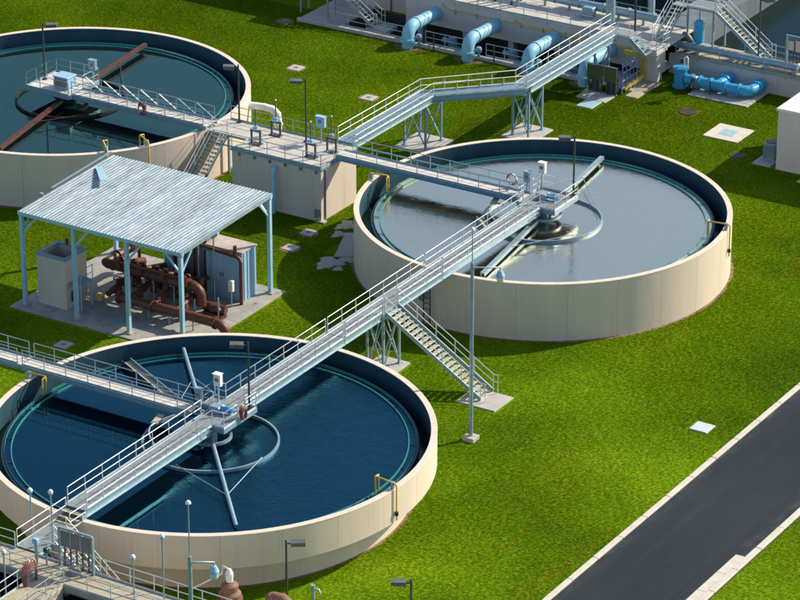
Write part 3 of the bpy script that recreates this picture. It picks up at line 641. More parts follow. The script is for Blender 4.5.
t = thing('access_bridge', 'pale plank bridge entering the nearest tank from the left edge', 'bridge', (-15, 1.0, RIM))
span(t, -14.85, -1.9, .38, 1.62, 'x', DZ-.05, 'deckpale', 'galv', .36, .42)
railing(t, [(-14.7,.38,DZ-.05),(-1.0,.38,DZ-.05)], mat='galv'); railing(t, [(-14.7,1.62,DZ-.05),(-1.9,1.62,DZ-.05)], mat='galv')
t = thing('connecting_walkway', 'pale plank walkway leaving the frame at the left edge', 'walkway', (-22, 1.0, 0))
span(t, -27.0, -14.93, .38, 1.62, 'x', DZ-.05, 'deckpale', 'galv', .36, .42)
railing(t, [(-26.9,.38,DZ-.05),(-15.1,.38,DZ-.05)], mat='galv'); railing(t, [(-26.9,1.62,DZ-.05),(-15.1,1.62,DZ-.05)], mat='galv')
tower(t, -25.6, -24.2, .5, 1.5, DZ-.37); part('footing', G().cbox(-26.2,-23.6,-.2,2.2,-.1,.12,.02), 'concrete', t)

t = thing('access_bridge', 'truss sided steel bridge over the tank with rust red arms', 'bridge', (-28.5, 41.3, RIM))
span(t, -40.85, -28.5, 40.5, 42.0, 'x', DZ-.08, 'deckpale', 'galv', .34, .9)
platform(t, -45.0, -40.98, 40.25, 44.1, DZ-.1, 'deckpale')
railing(t, [(-40.85,40.5,DZ-.08),(-28.7,40.5,DZ-.08)], mat='galv'); railing(t, [(-40.9,42.0,DZ-.08),(-28.7,42.0,DZ-.08)], mat='galv')
railing(t, [(-40.95,42.05,DZ-.1),(-40.98,44.1,DZ-.1),(-45,44.1,DZ-.1),(-45,40.25,DZ-.1),(-41,40.25,DZ-.1)], mat='galv', spacing=1.4)
for i in range(7):
    x = -40.7+i*1.72
    part('truss_diagonal', G().bar((x,42.05,DZ+.95),(x+1.6,42.05,DZ+.02),.07,.07), 'white' if i < 5 else 'steelblue', t)
    part('truss_diagonal', G().bar((x+.3,40.45,DZ-.05),(x+1.5,40.45,DZ+.45),.04,.04), 'steelblue', t)

# the landing below the long bridge's near end
LZ = 4.08
t = thing('bridge_landing', 'stepped steel landing at the lower left end of the long bridge', 'landing', (-.2, -18.3, 0))
panels(t, BX0+.03, .52, -18.05, -14.55, LZ, 'y', 'deck', .9)
channel(t, (BX0,-18.05,LZ+.06), (BX0,-13.92,LZ+.06), .3, (-1,0,0), 'galv'); channel(t, (.55,-18.05,LZ+.06), (.55,-16.9,LZ+.06), .3, (1,0,0), 'galv')
for i in range(3):
    tr = part('tread', G().box(BX0+.05, .5, -14.5+i*.32, -14.5+i*.32+.34, LZ+.02+i*.19, LZ+.06+i*.19), 'deck', t)
    part('nosing', G().box(BX0+.06, .49, -14.5+i*.32-.008, -14.5+i*.32+.07, LZ+.018+i*.19, LZ+.066+i*.19), 'nosing', tr)
railing(t, [(BX0,-18.05,LZ),(BX0,-13.4,LZ)]); railing(t, [(.55,-15.0,LZ),(.55,-13.5,LZ)])
for x in (BX0+.1, .4):
    for y in (-15.0, -17.6): part('leg', G().bar((x,y,0),(x,y,LZ-.05),.12,.12,(0,1,0)), 'galv', t)
t = thing('steel_stair', 'steel stair with yellow edges going down from the lower left landing', 'stair', (5.0, -16.0, 0))
stair(t, (.6, -16.0, LZ), 4.7, 'x', LZ-.05, 1.15, 19)

# ------------------------------------------------------------------ control boxes, motors, hoses on the platforms
def control_box(x, y, z, lbl, h=1.45, face='-y', w=.55, mat='white'):
    t = thing('control_box', lbl, 'control box', (x, y, z))
    part('stand', G().bar((x,y,z),(x,y,z+h),.09,.09,(0,1,0)), 'galv', t)
    b = part('enclosure', G().cbox(x-w/2, x+w/2, y-.16, y+.16, z+h-.05, z+h+.75, .02), mat, t)
    part('door', G().box(x-w/2+.05, x+w/2-.05, y-.185, y-.158, z+h+.02, z+h+.66), mat, b)
    part('display', G().box(x-.12, x+.14, y-.2, y-.186, z+h+.28, z+h+.52), 'greypanel', b)
    part('hood', G().box(x-w/2-.04, x+w/2+.04, y-.24, y+.2, z+h+.752, z+h+.785), mat, b)
control_box(-1.1, 2.5, DZ, 'white control box on the nearest tank platform', 1.2, w=.5)
control_box(-2.05, 1.78, DZ-.06, 'small grey control box beside the plank bridge end', .3, w=.4, mat='galv')
control_box(-1.15, 43.0, DZ, 'tall white control box on the silvery tank platform', 1.3, w=.5)
control_box(-1.9, 42.15, DZ-.05, 'small grey control box at the silvery tank bridge end', .8, w=.42, mat='galv')
control_box(-41.1, 43.6, DZ-.1, 'grey control box on the upper left tank platform', 1.1, w=.6, mat='galv')
control_box(-20.0, 43.2, RIM, 'pale blue control box on the concrete chamber deck', 1.3, w=.75, mat='cabinet')
def motor(x, y, z, lbl, mat='blue', boxmat='galv'):
    t = thing('drive_motor', lbl, 'motor', (x, y, z))
    part('gearbox', G().cbox(x-.4, x+.4, y-.35, y+.35, z+.003, z+.42, .05), boxmat, t)
    part('motor_body', G().tube((x+.4,y,z+.3),(x+1.05,y,z+.3),.19,14), mat, t)
    part('motor_fan_cover', G().tube((x+1.05,y,z+.3),(x+1.2,y,z+.3),.16,14), mat, t)
    part('turntable', G().lathe([(.3,z-.45),(.75,z-.45),(.75,z-.32),(.3,z-.32)], x, y, 24), 'steelblue', t)
motor(-.5, 1.4, DZ, 'blue drive motor on the nearest tank platform')
motor(-.3, 41.6, DZ-.03, 'blue drive motor on the silvery tank platform')
t = thing('drive_cabinet', 'squat grey drive cabinet on the upper left tank platform', 'cabinet', (-42.4, 41.6, DZ-.1))
part('body', G().cbox(-43.0,-41.7,41.1,42.2,DZ-.097,DZ+.85,.04), 'cabinet', t); part('door', G().box(-42.9,-41.8,41.075,41.099,DZ,DZ+.75), 'greypanel', t); part('lid', G().cbox(-43.06,-41.64,41.04,42.26,DZ+.852,DZ+.92,.02), 'cabinet', t)
def ring(x, y, z, lbl, r=.38, rr=.075, mat='red', axis='y'):
    t = thing('life_ring', lbl, 'life ring', (x, y, z))
    for k in range(4):
        pts = []
        for i in range(7):
            a = k*PI/2+PI/2*i/6*.98; pts.append((x+r*math.cos(a), y, z+r*math.sin(a)) if axis == 'y' else (x, y+r*math.cos(a), z+r*math.sin(a)))
        part('ring_segment', G().path(pts, rr, 8), mat if k % 2 else 'white', t)
ring(-3.1, 42.08, DZ+.65, 'red and white life ring hung on the silvery tank bridge')
def hose(x, y, z, lbl, r=.42, turns=4, axis='y', mat='hose'):
    t = thing('hose_coil', lbl, 'hose', (x, y, z))
    for k in range(turns):
        pts = []
        for i in range(20):
            a = 2*PI*i/20; rr = r*(1-.07*k)*(1+.06*math.sin(3*a+k)); dx, dz = rr*math.cos(a)*.75, rr*1.15*math.sin(a)-.05*k
            pts.append((x+dx, y-.05*k, z+dz) if axis == 'y' else (x+.05*k, y+dx, z+dz))
        part('hose_loop', G().path(pts, .04, 6, True), mat, t)
    part('hanger', G().box(x-.08, x+.08, y-.06, y+.06, z+r*.6, z+r*1.1), 'white', t)
hose(1.42, 1.45, DZ+.45, 'coiled red hose hung on the nearest tank platform rail', axis='x')
hose(-34.2, 40.38, DZ+.3, 'tangled red hose hung on the truss sided bridge rail')

# ------------------------------------------------------------------ area lights
def area_light(x, y, z, h, dirx, lbl, r=.075, lens='lens'):
    """dark pole with a boxy head; dirx is the plan direction (radians) in which the head points"""
    t = thing('area_light', lbl, 'lamp', (x, y, z), 'dark poles with boxy heads')
    part('base_plate', G().cyl(x, y, z+.002, z+.05, .2, 12), 'lampdark', t)
    part('pole', G().tube((x,y,z+.03),(x,y,z+h),r,10,r*.85), 'lampdark', t)
    d = Vector((math.cos(dirx), math.sin(dirx), 0)); p = Vector((x,y,z+h-.22))
    part('arm', G().bar(p, p+d*.3, .06, .08), 'lampdark', t)
    hd = part('head', G().bar(p+d*.28+Vector((0,0,.02)), p+d*1.12+Vector((0,0,.05)), .52, .24), 'lamphead', t)
    part('lens', G().bar(p+d*.36-Vector((0,0,.115)), p+d*1.06-Vector((0,0,.09)), .42, .02), 'lens', hd)
LEFT = R(180+31.8); RIGHT = R(31.8)
area_light(1.12, 2.62, DZ, 4.6, LEFT, 'dark pole lamp on the nearest tank platform')
area_light(1.45, 42.9, DZ-.03, 4.7, LEFT, 'dark pole lamp on the silvery tank platform')
area_light(-44.7, 42.2, DZ-.1, 4.6, RIGHT, 'dark pole lamp on the upper left tank platform')
area_light(-27.4, 43.35, RIM, 4.6, LEFT, 'dark pole lamp rising beside the upper left tank rim')
area_light(-21.0, 42.7, RIM, 4.95, LEFT, 'dark pole lamp standing on the concrete chamber deck')
area_light(12.3, -10.15, 0, 4.6, RIGHT, 'dark pole lamp in front of the nearest tank wall')
area_light(20.8, -10.3, 0, 4.6, LEFT, 'dark pole lamp on the lawn at the bottom edge')

def globe_lamp(x, y, h, lbl, mast=2.2, arm=1.75, ang=RIGHT, plinth=True):
    t = thing('globe_lamp', lbl, 'lamp', (x, y, 0))
    if plinth: part('plinth', G().cbox(x-.42, x+.42, y-.42, y+.42, -.1, .28, .03), 'concrete', t)
    part('pole', G().tube((x,y,.25),(x,y,h),.14,12,.11), 'galv', t)
    part('mast', G().tube((x,y,h),(x,y,h+mast),.035,6), 'galv', t)
    if mast > 1.5: part('photocell', G().dome(x, y, h+mast, .16, .18), 'white', t)
    d = Vector((math.cos(ang), math.sin(ang), 0)); p = Vector((x,y,h-.35)); q = p+d*arm
    part('arm', G().path([p, q, q-Vector((0,0,.25))], .05, 8), 'galv', t)
    hd = part('lamp_cap', G().lathe([(.02,q.z-.20),(.14,q.z-.22),(.27,q.z-.50),(.28,q.z-.62),(.02,q.z-.62)], q.x, q.y, 20), 'cabinet', t)
    part('globe', G().lathe([(.02,q.z-.62),(.26,q.z-.63),(.24,q.z-.85),(.15,q.z-1.0),(.02,q.z-1.04)], q.x, q.y, 20), 'globe', hd)
    part('access_box', G().box(x-.2, x-.12, y-.1, y+.1, .4, 1.1), 'galv', t)
globe_lamp(10.08, 14.3, 12.3, 'tall grey pole with hanging globe lamp on the lawn', mast=2.2)
globe_lamp(17.0, -26.1, 12.3, 'grey pole with hanging globe lamp at the bottom edge', mast=3.1, arm=1.25)

# ------------------------------------------------------------------ concrete chamber between the two rear tanks
CX0, CX1, CY0, CY1 = -25.0, -17.2, 38.85, 43.6
t = thing('concrete_chamber', 'grey box shaped concrete chamber with railed deck between the rear tanks', 'chamber', (-21, 41, 0))
part('wall', G().box(CX0, CX1, CY0, CY1, -.1, RIM-.1), 'tan', t)
part('deck_slab', G().cbox(CX0-.06, CX1+.06, CY0-.06, CY1+.06, RIM-.1, RIM, .02), 'deckconc', t)
for a in ((CX0-.1, CX1+.1, CY0-.1, CY0-.062), (CX1+.062, CX1+.1, CY0-.06, CY1+.06)): part('deck_edge_angle', G().box(*a, RIM-.16, RIM+.004), 'steelblue', t)
railing(t, [(-26.6,CY0+.02,RIM),(CX0,CY0+.02,RIM),(CX1,CY0+.02,RIM),(CX1,40.6,RIM)], mat='galv', drop=.3)
railing(t, [(-28.3,CY1-.02,RIM),(CX1-1.8,CY1-.02,RIM)], mat='galv', drop=.3)
part('side_landing', G().box(-28.55, CX0-.07, 40.9, CY1, RIM-.2, RIM-.004), 'deckconc', t)
for x in (-28.3, -25.4): part('leg', G().bar((x,43.2,0),(x,43.2,RIM-.2),.15,.15,(0,1,0)), 'steelblue', t)
part('drain_pipe', G().path([(-21.1,CY0+.02,3.5),(-21.1,CY0-.25,3.5),(-21.1,CY0-.4,3.35),(-21.1,CY0-.4,-.05)], .16, 12), 'skyblue', t)
part('pipe_collar', G().tube((-21.1,CY0-.4,2.9),(-21.1,CY0-.4,3.1),.2,12), 'skyblue', t)
part('corner_conduit', G().path([(CX1+.06,CY0+.5,RIM-.2),(CX1+.06,CY0+.5,.1)], .05, 6), 'violet', t)
part('low_box', G().cbox(CX1-.5,CX1-.1,CY0-.2,CY0-.003,.35,.95,.02), 'greypanel', t)
part('base_plinth', G().box(CX1-.5,CX1+.35,CY0-.2,CY0+.25,-.05,.1), 'concrete', t)
for i in range(6): part('rail_clip', G().box(CX0+.6+i*1.35, CX0+.75+i*1.35, CY0-.14, CY0-.004, RIM-.45, RIM-.25), 'greypanel', t)
t = thing('steel_stair', 'steel stair with tan treads up to the concrete chamber deck', 'stair', (-27.4, 36, 0))
stair(t, (-27.45, 40.9, RIM), -4.9, 'y', RIM-.05, 1.3, 18, smat='steelblue', tread_mat='ochre', nosing='nosing')
def gate_stand(x, y, z, lbl, h=1.0, rod=1.35, red=False):
    t = thing('valve_stand', lbl, 'valve stand', (x, y, z))
    part('base_plate', G().cbox(x-.5, x+.5, y-.28, y+.28, z+.003, z+.06, .01), 'lampdark', t)
    for s in (-.38, .38): part('leg', G().bar((x+s,y,z+.06),(x+s,y,z+h),.12,.12,(0,1,0)), 'lampdark', t)
    part('crossbar', G().box(x-.45, x+.45, y-.1, y+.1, z+h, z+h+.12), 'lampdark', t)
    part('operator', G().cyl(x, y, z+h+.12, z+h+.42, .17, 12), 'skyblue', t)
    part('hand_wheel', G().lathe([(.20,z+h+.26),(.25,z+h+.26),(.25,z+h+.31),(.20,z+h+.31)], x+.05, y-.2, 16), 'red' if red else 'skyblue', t)
    part('stem_cover', G().cyl(x, y, z+h+.42, z+h+.42+rod, .055, 8), 'rustpale', t)
    part('stem_cap', G().dome(x, y, z+h+.42+rod, .075, .1), 'white', t)
gate_stand(-23.9, 40.4, RIM, 'valve stand with rusty stem, front left on the chamber deck')
gate_stand(-23.6, 42.6, RIM, 'valve stand with rusty stem, rear left on the chamber deck')
gate_stand(-19.0, 40.3, RIM, 'valve stand with rusty stem, front right on the chamber deck')
gate_stand(-18.3, 42.0, RIM, 'valve stand with red hand wheel on the chamber deck', red=True)
t = thing('white_pipe_elbow', 'white pipe elbow beside the upper left tank wall', 'pipe', (-28.6, 47, 0))
part('pipe', G().path([(-30.2,48.6,3.3),(-28.9,48.9,3.3),(-28.2,49.05,3.2),(-27.85,49.12,2.85),(-27.8,49.15,2.3),(-27.8,49.15,-.1)], .28, 16), 'white', t)
for z in (2.0, .3): part('flange', G().cyl(-27.8, 49.15, z, z+.12, .37, 16), 'white', t)

# ------------------------------------------------------------------ catwalk to the upper right block
t = thing('raised_catwalk', 'long grey steel catwalk on two braced towers behind the silvery tank', 'walkway', (-15, 60, 0))
K0, K1 = -18.95, -17.65; KZ = 4.36
span(t, K0, K1, 43.9, 55.4, 'y', KZ, 'deckblue', 'galv', .5)
P1, P2, P3, P4 = (K0,55.45), (K1,55.0), (-13.75,60.9), (-12.4,60.2)
Q = [P1, P2, P4, P3]
part('deck_panel', G().poly([(K0+.03,55.45),(K1-.03,55.42),(-12.45,60.5),(-12.45,60.95),(-13.72,60.95)], KZ-.05, KZ-.004), 'deckblue', t)
channel(t, (K0,55.5,KZ+.06), (-13.75,61.0,KZ+.06), .5, (-.7,.7,0), 'galv'); channel(t, (K1,55.3,KZ+.06), (-12.4,60.35,KZ+.06), .5, (.7,-.7,0), 'steelblue')
span(t, -13.75, -12.4, 61.0, 74.6, 'y', KZ, 'deckblue', 'galv', .5)
railing(t, [(K0,43.9,KZ),(K0,55.5,KZ),(-13.75,61.0,KZ),(-13.75,74.5,KZ)]); railing(t, [(K1,44.2,KZ),(K1,55.3,KZ),(-12.4,60.4,KZ),(-12.4,74.5,KZ)])
tower(t, -19.9, -18.0, 54.7, 57.0, KZ-.45); part('footing', G().cbox(-20.5,-17.2,54.1,57.6,-.1,.12,.03), 'concrete', t)
tower(t, -13.9, -12.5, 60.9, 63.0, KZ-.45); part('footing', G().cbox(-14.6,-11.8,60.3,63.6,-.1,.12,.03), 'concrete', t)
part('landing', G().box(-13.8,-11.2,74.65,76.2,KZ-.1,KZ-.02), 'deck', t)
railing(t, [(-13.75,74.6,KZ),(-13.75,76.2,KZ)]); railing(t, [(-12.3,74.65,KZ),(-11.2,74.65,KZ)]); 
for i in range(5): tr = part('tread', G().box(-11.15+i*.28,-10.85+i*.28,74.7,76.0,KZ-.30-i*.25,KZ-.26-i*.25), 'galv', t)
part('stringer', G().bar((-11.2,74.66,KZ-.1),(-9.8,74.66,3.1),.05,.3), 'steelblue', t)
for y in (73.6,): 
    for x in (-13.7,-12.45): part('leg', G().bar((x,y,.0),(x,y,KZ-.4),.15,.15,(0,1,0)), 'steelblue', t)
    part('cross_brace', G().bar((-13.7,y,.4),(-12.45,y,KZ-.6),.07,.07), 'steelblue', t)

# ------------------------------------------------------------------ upper block of basins
TZ = 3.0
t = thing('basin_block', 'grey concrete basin block with railed deck along the top edge', 'building', (-22, 78, 0))
part('front_wall', G().box(-33.9,-9.9,78.0,78.5,.55,TZ-.12), 'greypaint', t)
part('recess_back_wall', G().box(-33.9,-9.9,80.02,80.3,-.1,.6), 'dark', t)  # near-black colour stands in for the shade inside the recess
part('soffit', G().box(-33.88,-9.92,78.5,80.2,.55,.75), 'greypaint', t)
for i in range(6): part('pier', G().box(-33.2+i*4.4,-32.7+i*4.4,78.3,78.9,-3.1,.56), 'greypaint', t)
part('deck_slab', G().cbox(-34.0,-9.4,77.9,82.4,TZ-.12,TZ,.02), 'deckconc', t)
part('corner_deck', G().cbox(-11.6,-9.4,76.0,77.88,TZ-.3,TZ-.003,.02), 'deckconc', t)
part('corner_wall', G().box(-11.4,-9.9,77.0,77.98,-.05,TZ-.32), 'greypaint', t)
part('rear_wall', G().box(-60,-9.9,92,92.6,-.1,TZ+.6), 'greypaint', t)
part('return_wall', G().box(-34.3,-33.92,78.2,92,-.1,TZ+.4), 'tan', t)
railing(t, [(-33.8,78.0,TZ),(-14.0,78.0,TZ)], mat='galv', drop=.35, spacing=2.1); railing(t, [(-11.5,76.1,TZ),(-9.5,76.1,TZ),(-9.5,78.5,TZ)], mat='galv', drop=.3)
railing(t, [(-33.8,82.3,TZ),(-10.0,82.3,TZ)], mat='galv', drop=.3, spacing=2.1)
# left wing, set back, with the stair well
part('back_wing_wall', G().box(-52,-34.32,80.4,82.0,-.1,6.0), 'tan', t); part('back_wing_deck', G().box(-52,-34.35,82.0,92,5.6,6.0), 'deckconc', t)
part('wall_joint', G().box(-37.2,-37.05,80.34,80.398,-.05,5.8), 'rustpale', t)
struct('basin_water', G().box(-33.5,-10.2,82.6,92,.5,1.4), 'waterdark')
struct('paved_apron', G().cbox(-42.6,-38.62,74.3,90,-.05,.16,.01), 'concrete')
struct('paved_apron', G().cbox(-14.18,-10.2,74.41,77.9,-.05,.03,.01), 'concrete')
for k, x in enumerate((-28.6,-22.8,-17.2)):
    t = thing('yard_pump', ('pale blue pump in the sunken yard behind the leftmost rail', 'pale blue pump in the sunken yard behind the middle rail', 'pale blue pump in the sunken yard behind the right rail')[k], 'pump', (x, 76.4, -3.1))
    part('casing', G().lathe([(.05,-3.1),(.5,-3.1),(.55,-1.0),(.7,-.9),(.7,-.5),(.4,-.3),(.35,.5),(.05,.6)], x, 76.4, 16), 'steelblue', t); part('side_pipe', G().tube((x,76.4,-.7),(x+1.3,76.4,-.7),.2,10), 'steelblue', t); part('motor', G().tube((x-.2,76.4,.1),(x-.95,76.4,.1),.25,12), 'steelblue', t)
t = thing('kerb_wall', 'low pale kerb wall with handrail along the upper lawn edge', 'kerb', (-30, 74.2, 0))
n = 11
for i in range(n):
    x0 = -42.6+i*2.62; part('kerb_stone', G().cbox(x0+.01, x0+2.61, 74.05, 74.4, -.1, .3, .03), 'concrete', t)
railing(t, [(-39.5,74.5,.28),(-32.3,74.5,.28)], mat='galv', drop=.1); railing(t, [(-30.1,74.5,.28),(-26.4,74.5,.28)], mat='galv', drop=.1); railing(t, [(-24.3,74.5,.28),(-20.8,74.5,.28)], mat='galv', drop=.1); railing(t, [(-18.6,74.5,.28),(-14.5,74.5,.28)], mat='galv', drop=.1)
t = thing('steel_stair', 'steel stair with yellow edges behind the upper kerb', 'stair', (-38.5, 76.4, 0))
stair(t, (-40.4, 76.4, 3.3), 4.4, 'x', 3.2, 1.3, 14)
part('upper_landing', G().box(-43.5,-40.45,75.7,77.1,3.2,3.3), 'deck', t)
for x, y in ((-43.3,75.8),(-43.3,77.0),(-40.6,75.8),(-40.6,77.0)): part('leg', G().bar((x,y,.16),(x,y,3.2),.12,.12,(0,1,0)), 'steelblue', t)
part('foot_slab', G().box(-36.6,-34.6,75.5,77.3,-.2,.1), 'concrete', t)
for y in (75.6,77.2): part('leg', G().bar((-35.6,y,-3.1),(-35.6,y,-.2),.2,.2,(0,1,0)), 'concrete', t)

def blue_outlet(x, lbl):
    t = thing('blue_outlet_pipe', lbl, 'pipe', (x, 73.4, 0)); z = 1.75; r = .52
    y = 73.5; pts = [(x,78.3,z-.1), (x,y+1.0,z)]+[(x,y+.85-.85*math.sin(k*PI/10),z-.85+.85*math.cos(k*PI/10)+.0) for k in range(0,6)]+[(x,y,z-1.0)]
    part('pipe', G().path(pts, r, 20), 'skyblue', t)
    part('ground_spool', G().cyl(x, y, -.1, .75, r*.94, 20), 'skyblue', t)
    for z0 in (.62,): part('flange', G().cyl(x, y, z0, z0+.22, r+.13, 20), 'skyblue', t)
    part('flange', G().tube((x,y+1.15,z),(x,y+1.32,z),r+.07,20), 'skyblue', t); part('flange', G().tube((x,77.75,z-.08),(x,77.97,z-.08),r+.08,20), 'skyblue', t)
    v = part('air_valve', G().cyl(x+.75, y+.5, .1, 1.15, .12, 10), 'steelblue', t)
    part('valve_body', G().lathe([(.02,.75),(.24,.75),(.28,.95),(.2,1.15),(.02,1.2)], x+.75, y+.5, 14), 'steelblue', v)
    part('valve_pipe', G().tube((x+.4,y+.5,.9),(x+.75,y+.5,.9),.07,8), 'steelblue', v)
    part('marker_post', G().tube((x+2.3,y+.3,0),(x+2.3,y+.3,1.5),.06,8), 'lampdark', t)
    part('soil_patch', G().poly([(x+1.3*math.cos(a)*(1+.15*math.sin(3*a)), y-.1+.75*math.sin(a)) for a in [k*PI/8 for k in range(16)]], .002, .012), 'soil', t)
blue_outlet(-31.2, 'pale blue outlet pipe elbow, leftmost of the four at the top')
blue_outlet(-25.45, 'pale blue outlet pipe elbow, second from the left at the top')
blue_outlet(-19.8, 'pale blue outlet pipe elbow, third from the left behind the catwalk')
blue_outlet(-14.6, 'pale blue outlet pipe elbow under the catwalk end by the green boards')
t = thing('conduit_bundle', 'yellow conduits running along the grey basin wall', 'conduit', (-22, 77.9, 2.2))
for k in range(3): part('conduit', G().path([(-30.6 if k == 0 else -27+k*3.4,77.93,2.62-.09*k),(-30.2 if k == 0 else -26.6+k*3.4,77.93,2.24-.09*k),(-11.7,77.93,2.12-.09*k)], .045, 6), 'yellow', t)
for i in range(9): part('strap', G().box(-29.4+i*2.1,-29.3+i*2.1,77.87,77.99,1.9,2.32), 'galv', t)
t = thing('conduit_bundle', 'wide yellow upright conduits at the basin corner beside the lawn', 'conduit', (-11.2, 76.95, 0))
for k in range(6): part('conduit', G().path([(-12.8,76.93,2.3-.07*k),(-11.35+k*.1,76.93,2.3-.07*k),(-11.35+k*.1,76.93,.0)], .05, 6), 'yellow', t)

# equipment on the top deck
t = thing('deck_pipework', 'grey pipes running along the basin deck at the top edge', 'pipe', (-22, 80, TZ))
part('header_pipe', G().tube((-31,81.2,TZ+.8),(-12,81.2,TZ+.8),.34,14), 'galv', t)
for i in range(8):
    x = -29.5+i*2.3
    part('riser', G().tube((x,81.2,TZ+.01),(x,81.2,TZ+.6),.12,8), 'galv', t)
    part('flange', G().tube((x+.9,81.2,TZ+.8),(x+1.05,81.2,TZ+.8),.43,14), 'galv', t)
for k, x in enumerate((-27.4,-26.6,-25.9,-25.0,-24.4)): 
    part('standpipe', G().tube((x,79.8,TZ+.005),(x,79.8,TZ+2.1+.3*(k%2)),.11,8), 'lampdark' if k % 2 else 'steelblue', t)
part('valve_block', G().cbox(-18.6,-17.6,80.2,80.9,TZ+.004,TZ+.9,.05), 'steelblue', t)
part('upper_pipe', G().path([(-20,83.4,TZ+1.9),(-14.5,83.4,TZ+1.9),(-14.0,83.4,TZ+1.75),(-13.85,83.4,TZ+1.4),(-13.85,83.4,TZ-1.6)], .3, 12), 'galv', t)
part('tall_post', G().tube((-13.2,79.4,TZ),(-13.2,79.4,TZ+4),.09,8), 'lampdark', t)
part('vertical_vessel', G().cyl(-15.8, 80.0, TZ+.003, TZ+2.3, .38, 16), 'galv', t)

# right-hand low basin
LZ2 = 1.72
t = thing('low_basin', 'low grey concrete basin wall with walkway at the upper right', 'wall', (0, 80, 0))
part('front_wall', G().box(-10.2,24,79.75,80.1,-.1,LZ2-.1), 'greypaint', t); part('walkway_slab', G().cbox(-9.9,24,79.65,83.2,LZ2-.1,LZ2,.02), 'ochre', t)
part('inner_wall', G().box(-9.9,24,82.9,83.18,-.5,LZ2-.1), 'greypaint', t)
part('dividing_wall', G().box(-12.5,-9.3,83.2,112,-.5,2.7), 'basinconc', t); part('rear_wall', G().box(-9.9,40,112.01,112.5,-.5,3.3), 'basinconc', t)
railing(t, [(-9.6,79.72,LZ2),(14,79.72,LZ2)], mat='galv', drop=.3, spacing=2.0); railing(t, [(-5.0,83.0,LZ2),(14,83.0,LZ2)], mat='galv', drop=.1, spacing=2.0)
struct('basin_water', G().box(-9.3,40,83.2,112,.3,.9), 'waterdark')
t = thing('walkway_pipe', 'thick grey pipe lying along the low basin walkway', 'pipe', (-3, 80.5, LZ2))
part('pipe', G().path([(-10.2,80.6,LZ2+.55),(-9.4,80.6,LZ2+.55),(1.4,80.6,LZ2+.55)], .3, 14), 'galv', t); part('end_pipe', G().path([(1.75,80.6,LZ2+.55),(3.4,80.6,LZ2+.55),(3.9,80.8,LZ2+.5),(4.0,81.3,LZ2+.4)], .32, 14), 'galv', t)
part('coupling', G().tube((1.4,80.6,LZ2+.55),(1.75,80.6,LZ2+.55),.42,16), 'white', t); part('coupling', G().tube((.9,80.6,LZ2+.55),(1.05,80.6,LZ2+.55),.4,16), 'white', t)
for x in (-8,-5,-2,.6,2.6): part('saddle', G().box(x-.12,x+.12,80.3,80.9,LZ2+.003,LZ2+.3), 'concrete', t)
t = thing('steel_stair', 'steel stair with yellow edges climbing left from the low basin walkway', 'stair', (-2.2, 81.8, LZ2))
stair(t, (-6.9, 81.9, LZ2+3.6), 4.5, 'x', 3.55, 1.25, 15)
part('upper_landing', G().box(-9.6,-6.95,81.2,83.6,LZ2+3.5,LZ2+3.6), 'deck', t); railing(t, [(-9.5,81.25,LZ2+3.6),(-6.98,81.25,LZ2+3.6)]); railing(t, [(-9.5,83.55,LZ2+3.6),(-6.98,83.55,LZ2+3.6)])
for x, y in ((-9.4,81.3),(-7.1,81.3),(-9.4,83.5),(-7.1,83.5)): part('leg', G().bar((x,y,LZ2),(x,y,LZ2+3.5),.13,.13,(0,1,0)), 'steelblue', t)
t = thing('steel_stair', 'short steep steel stair at the basin block corner', 'stair', (-10.6, 79, TZ))
stair(t, (-10.4, 81.4, TZ+2.2), -3.0, 'y', 2.15, 1.0, 9); part('upper_landing', G().box(-11,-9.8,81.4,82.3,TZ+2.1,TZ+2.2), 'deck', t)
t = thing('pressure_vessel', 'bright blue upright vessel beside the corner stairs', 'vessel', (-7.4, 80.9, LZ2))
part('shell', G().cyl(-8.2,81.0,LZ2+.9,LZ2+2.5,.42,18), 'blue', t); part('dome', G().dome(-8.2,81.0,LZ2+2.5,.42,.3,18), 'blue', t); part('outlet', G().cyl(-8.2,81.0,LZ2+.002,LZ2+.9,.2,12), 'galv', t)
t = thing('walkway_tank', 'round dark pipe bend beside the blue vessel', 'pipe', (-9, 80.8, LZ2))
part('bend', G().path([(-9.7+.75*math.sin(k*PI/8), 81.1, LZ2+.7+.75*math.cos(k*PI/8)-.2) for k in range(9)], .24, 12), 'greypanel', t)
t = thing('switch_panel', 'grey electrical panel on a frame on the low basin walkway', 'panel', (.3, 82, LZ2))
for x in (-1.0, 1.6): part('frame_post', G().bar((x,82.3,LZ2),(x,82.3,LZ2+2.5),.14,.14,(0,1,0)), 'galv', t)
part('top_rail', G().bar((-1.0,82.3,LZ2+2.45),(1.6,82.3,LZ2+2.45),.1,.1), 'galv', t)
for x0, x1, z0, z1 in ((-.75,-.25,1.35,2.1),(-.1,.75,1.3,2.2),(.9,1.35,1.2,2.0)): part('enclosure', G().cbox(x0,x1,82.0,82.22,LZ2+z0,LZ2+z1,.02), 'tan', t)
part('back_plate', G().box(-.9,1.5,82.25,82.29,LZ2+1.15,LZ2+2.38), 'greypanel', t)
for i in range(7): part('conduit', G().tube((-.6+i*.3,82.15,LZ2+.01),(-.6+i*.3,82.15,LZ2+1.25),.04,6), 'lampdark', t)
area_light(-2.9, 81.1, LZ2, 5.6, RIGHT, 'dark pole lamp beside the yellow edged stair at the upper right')

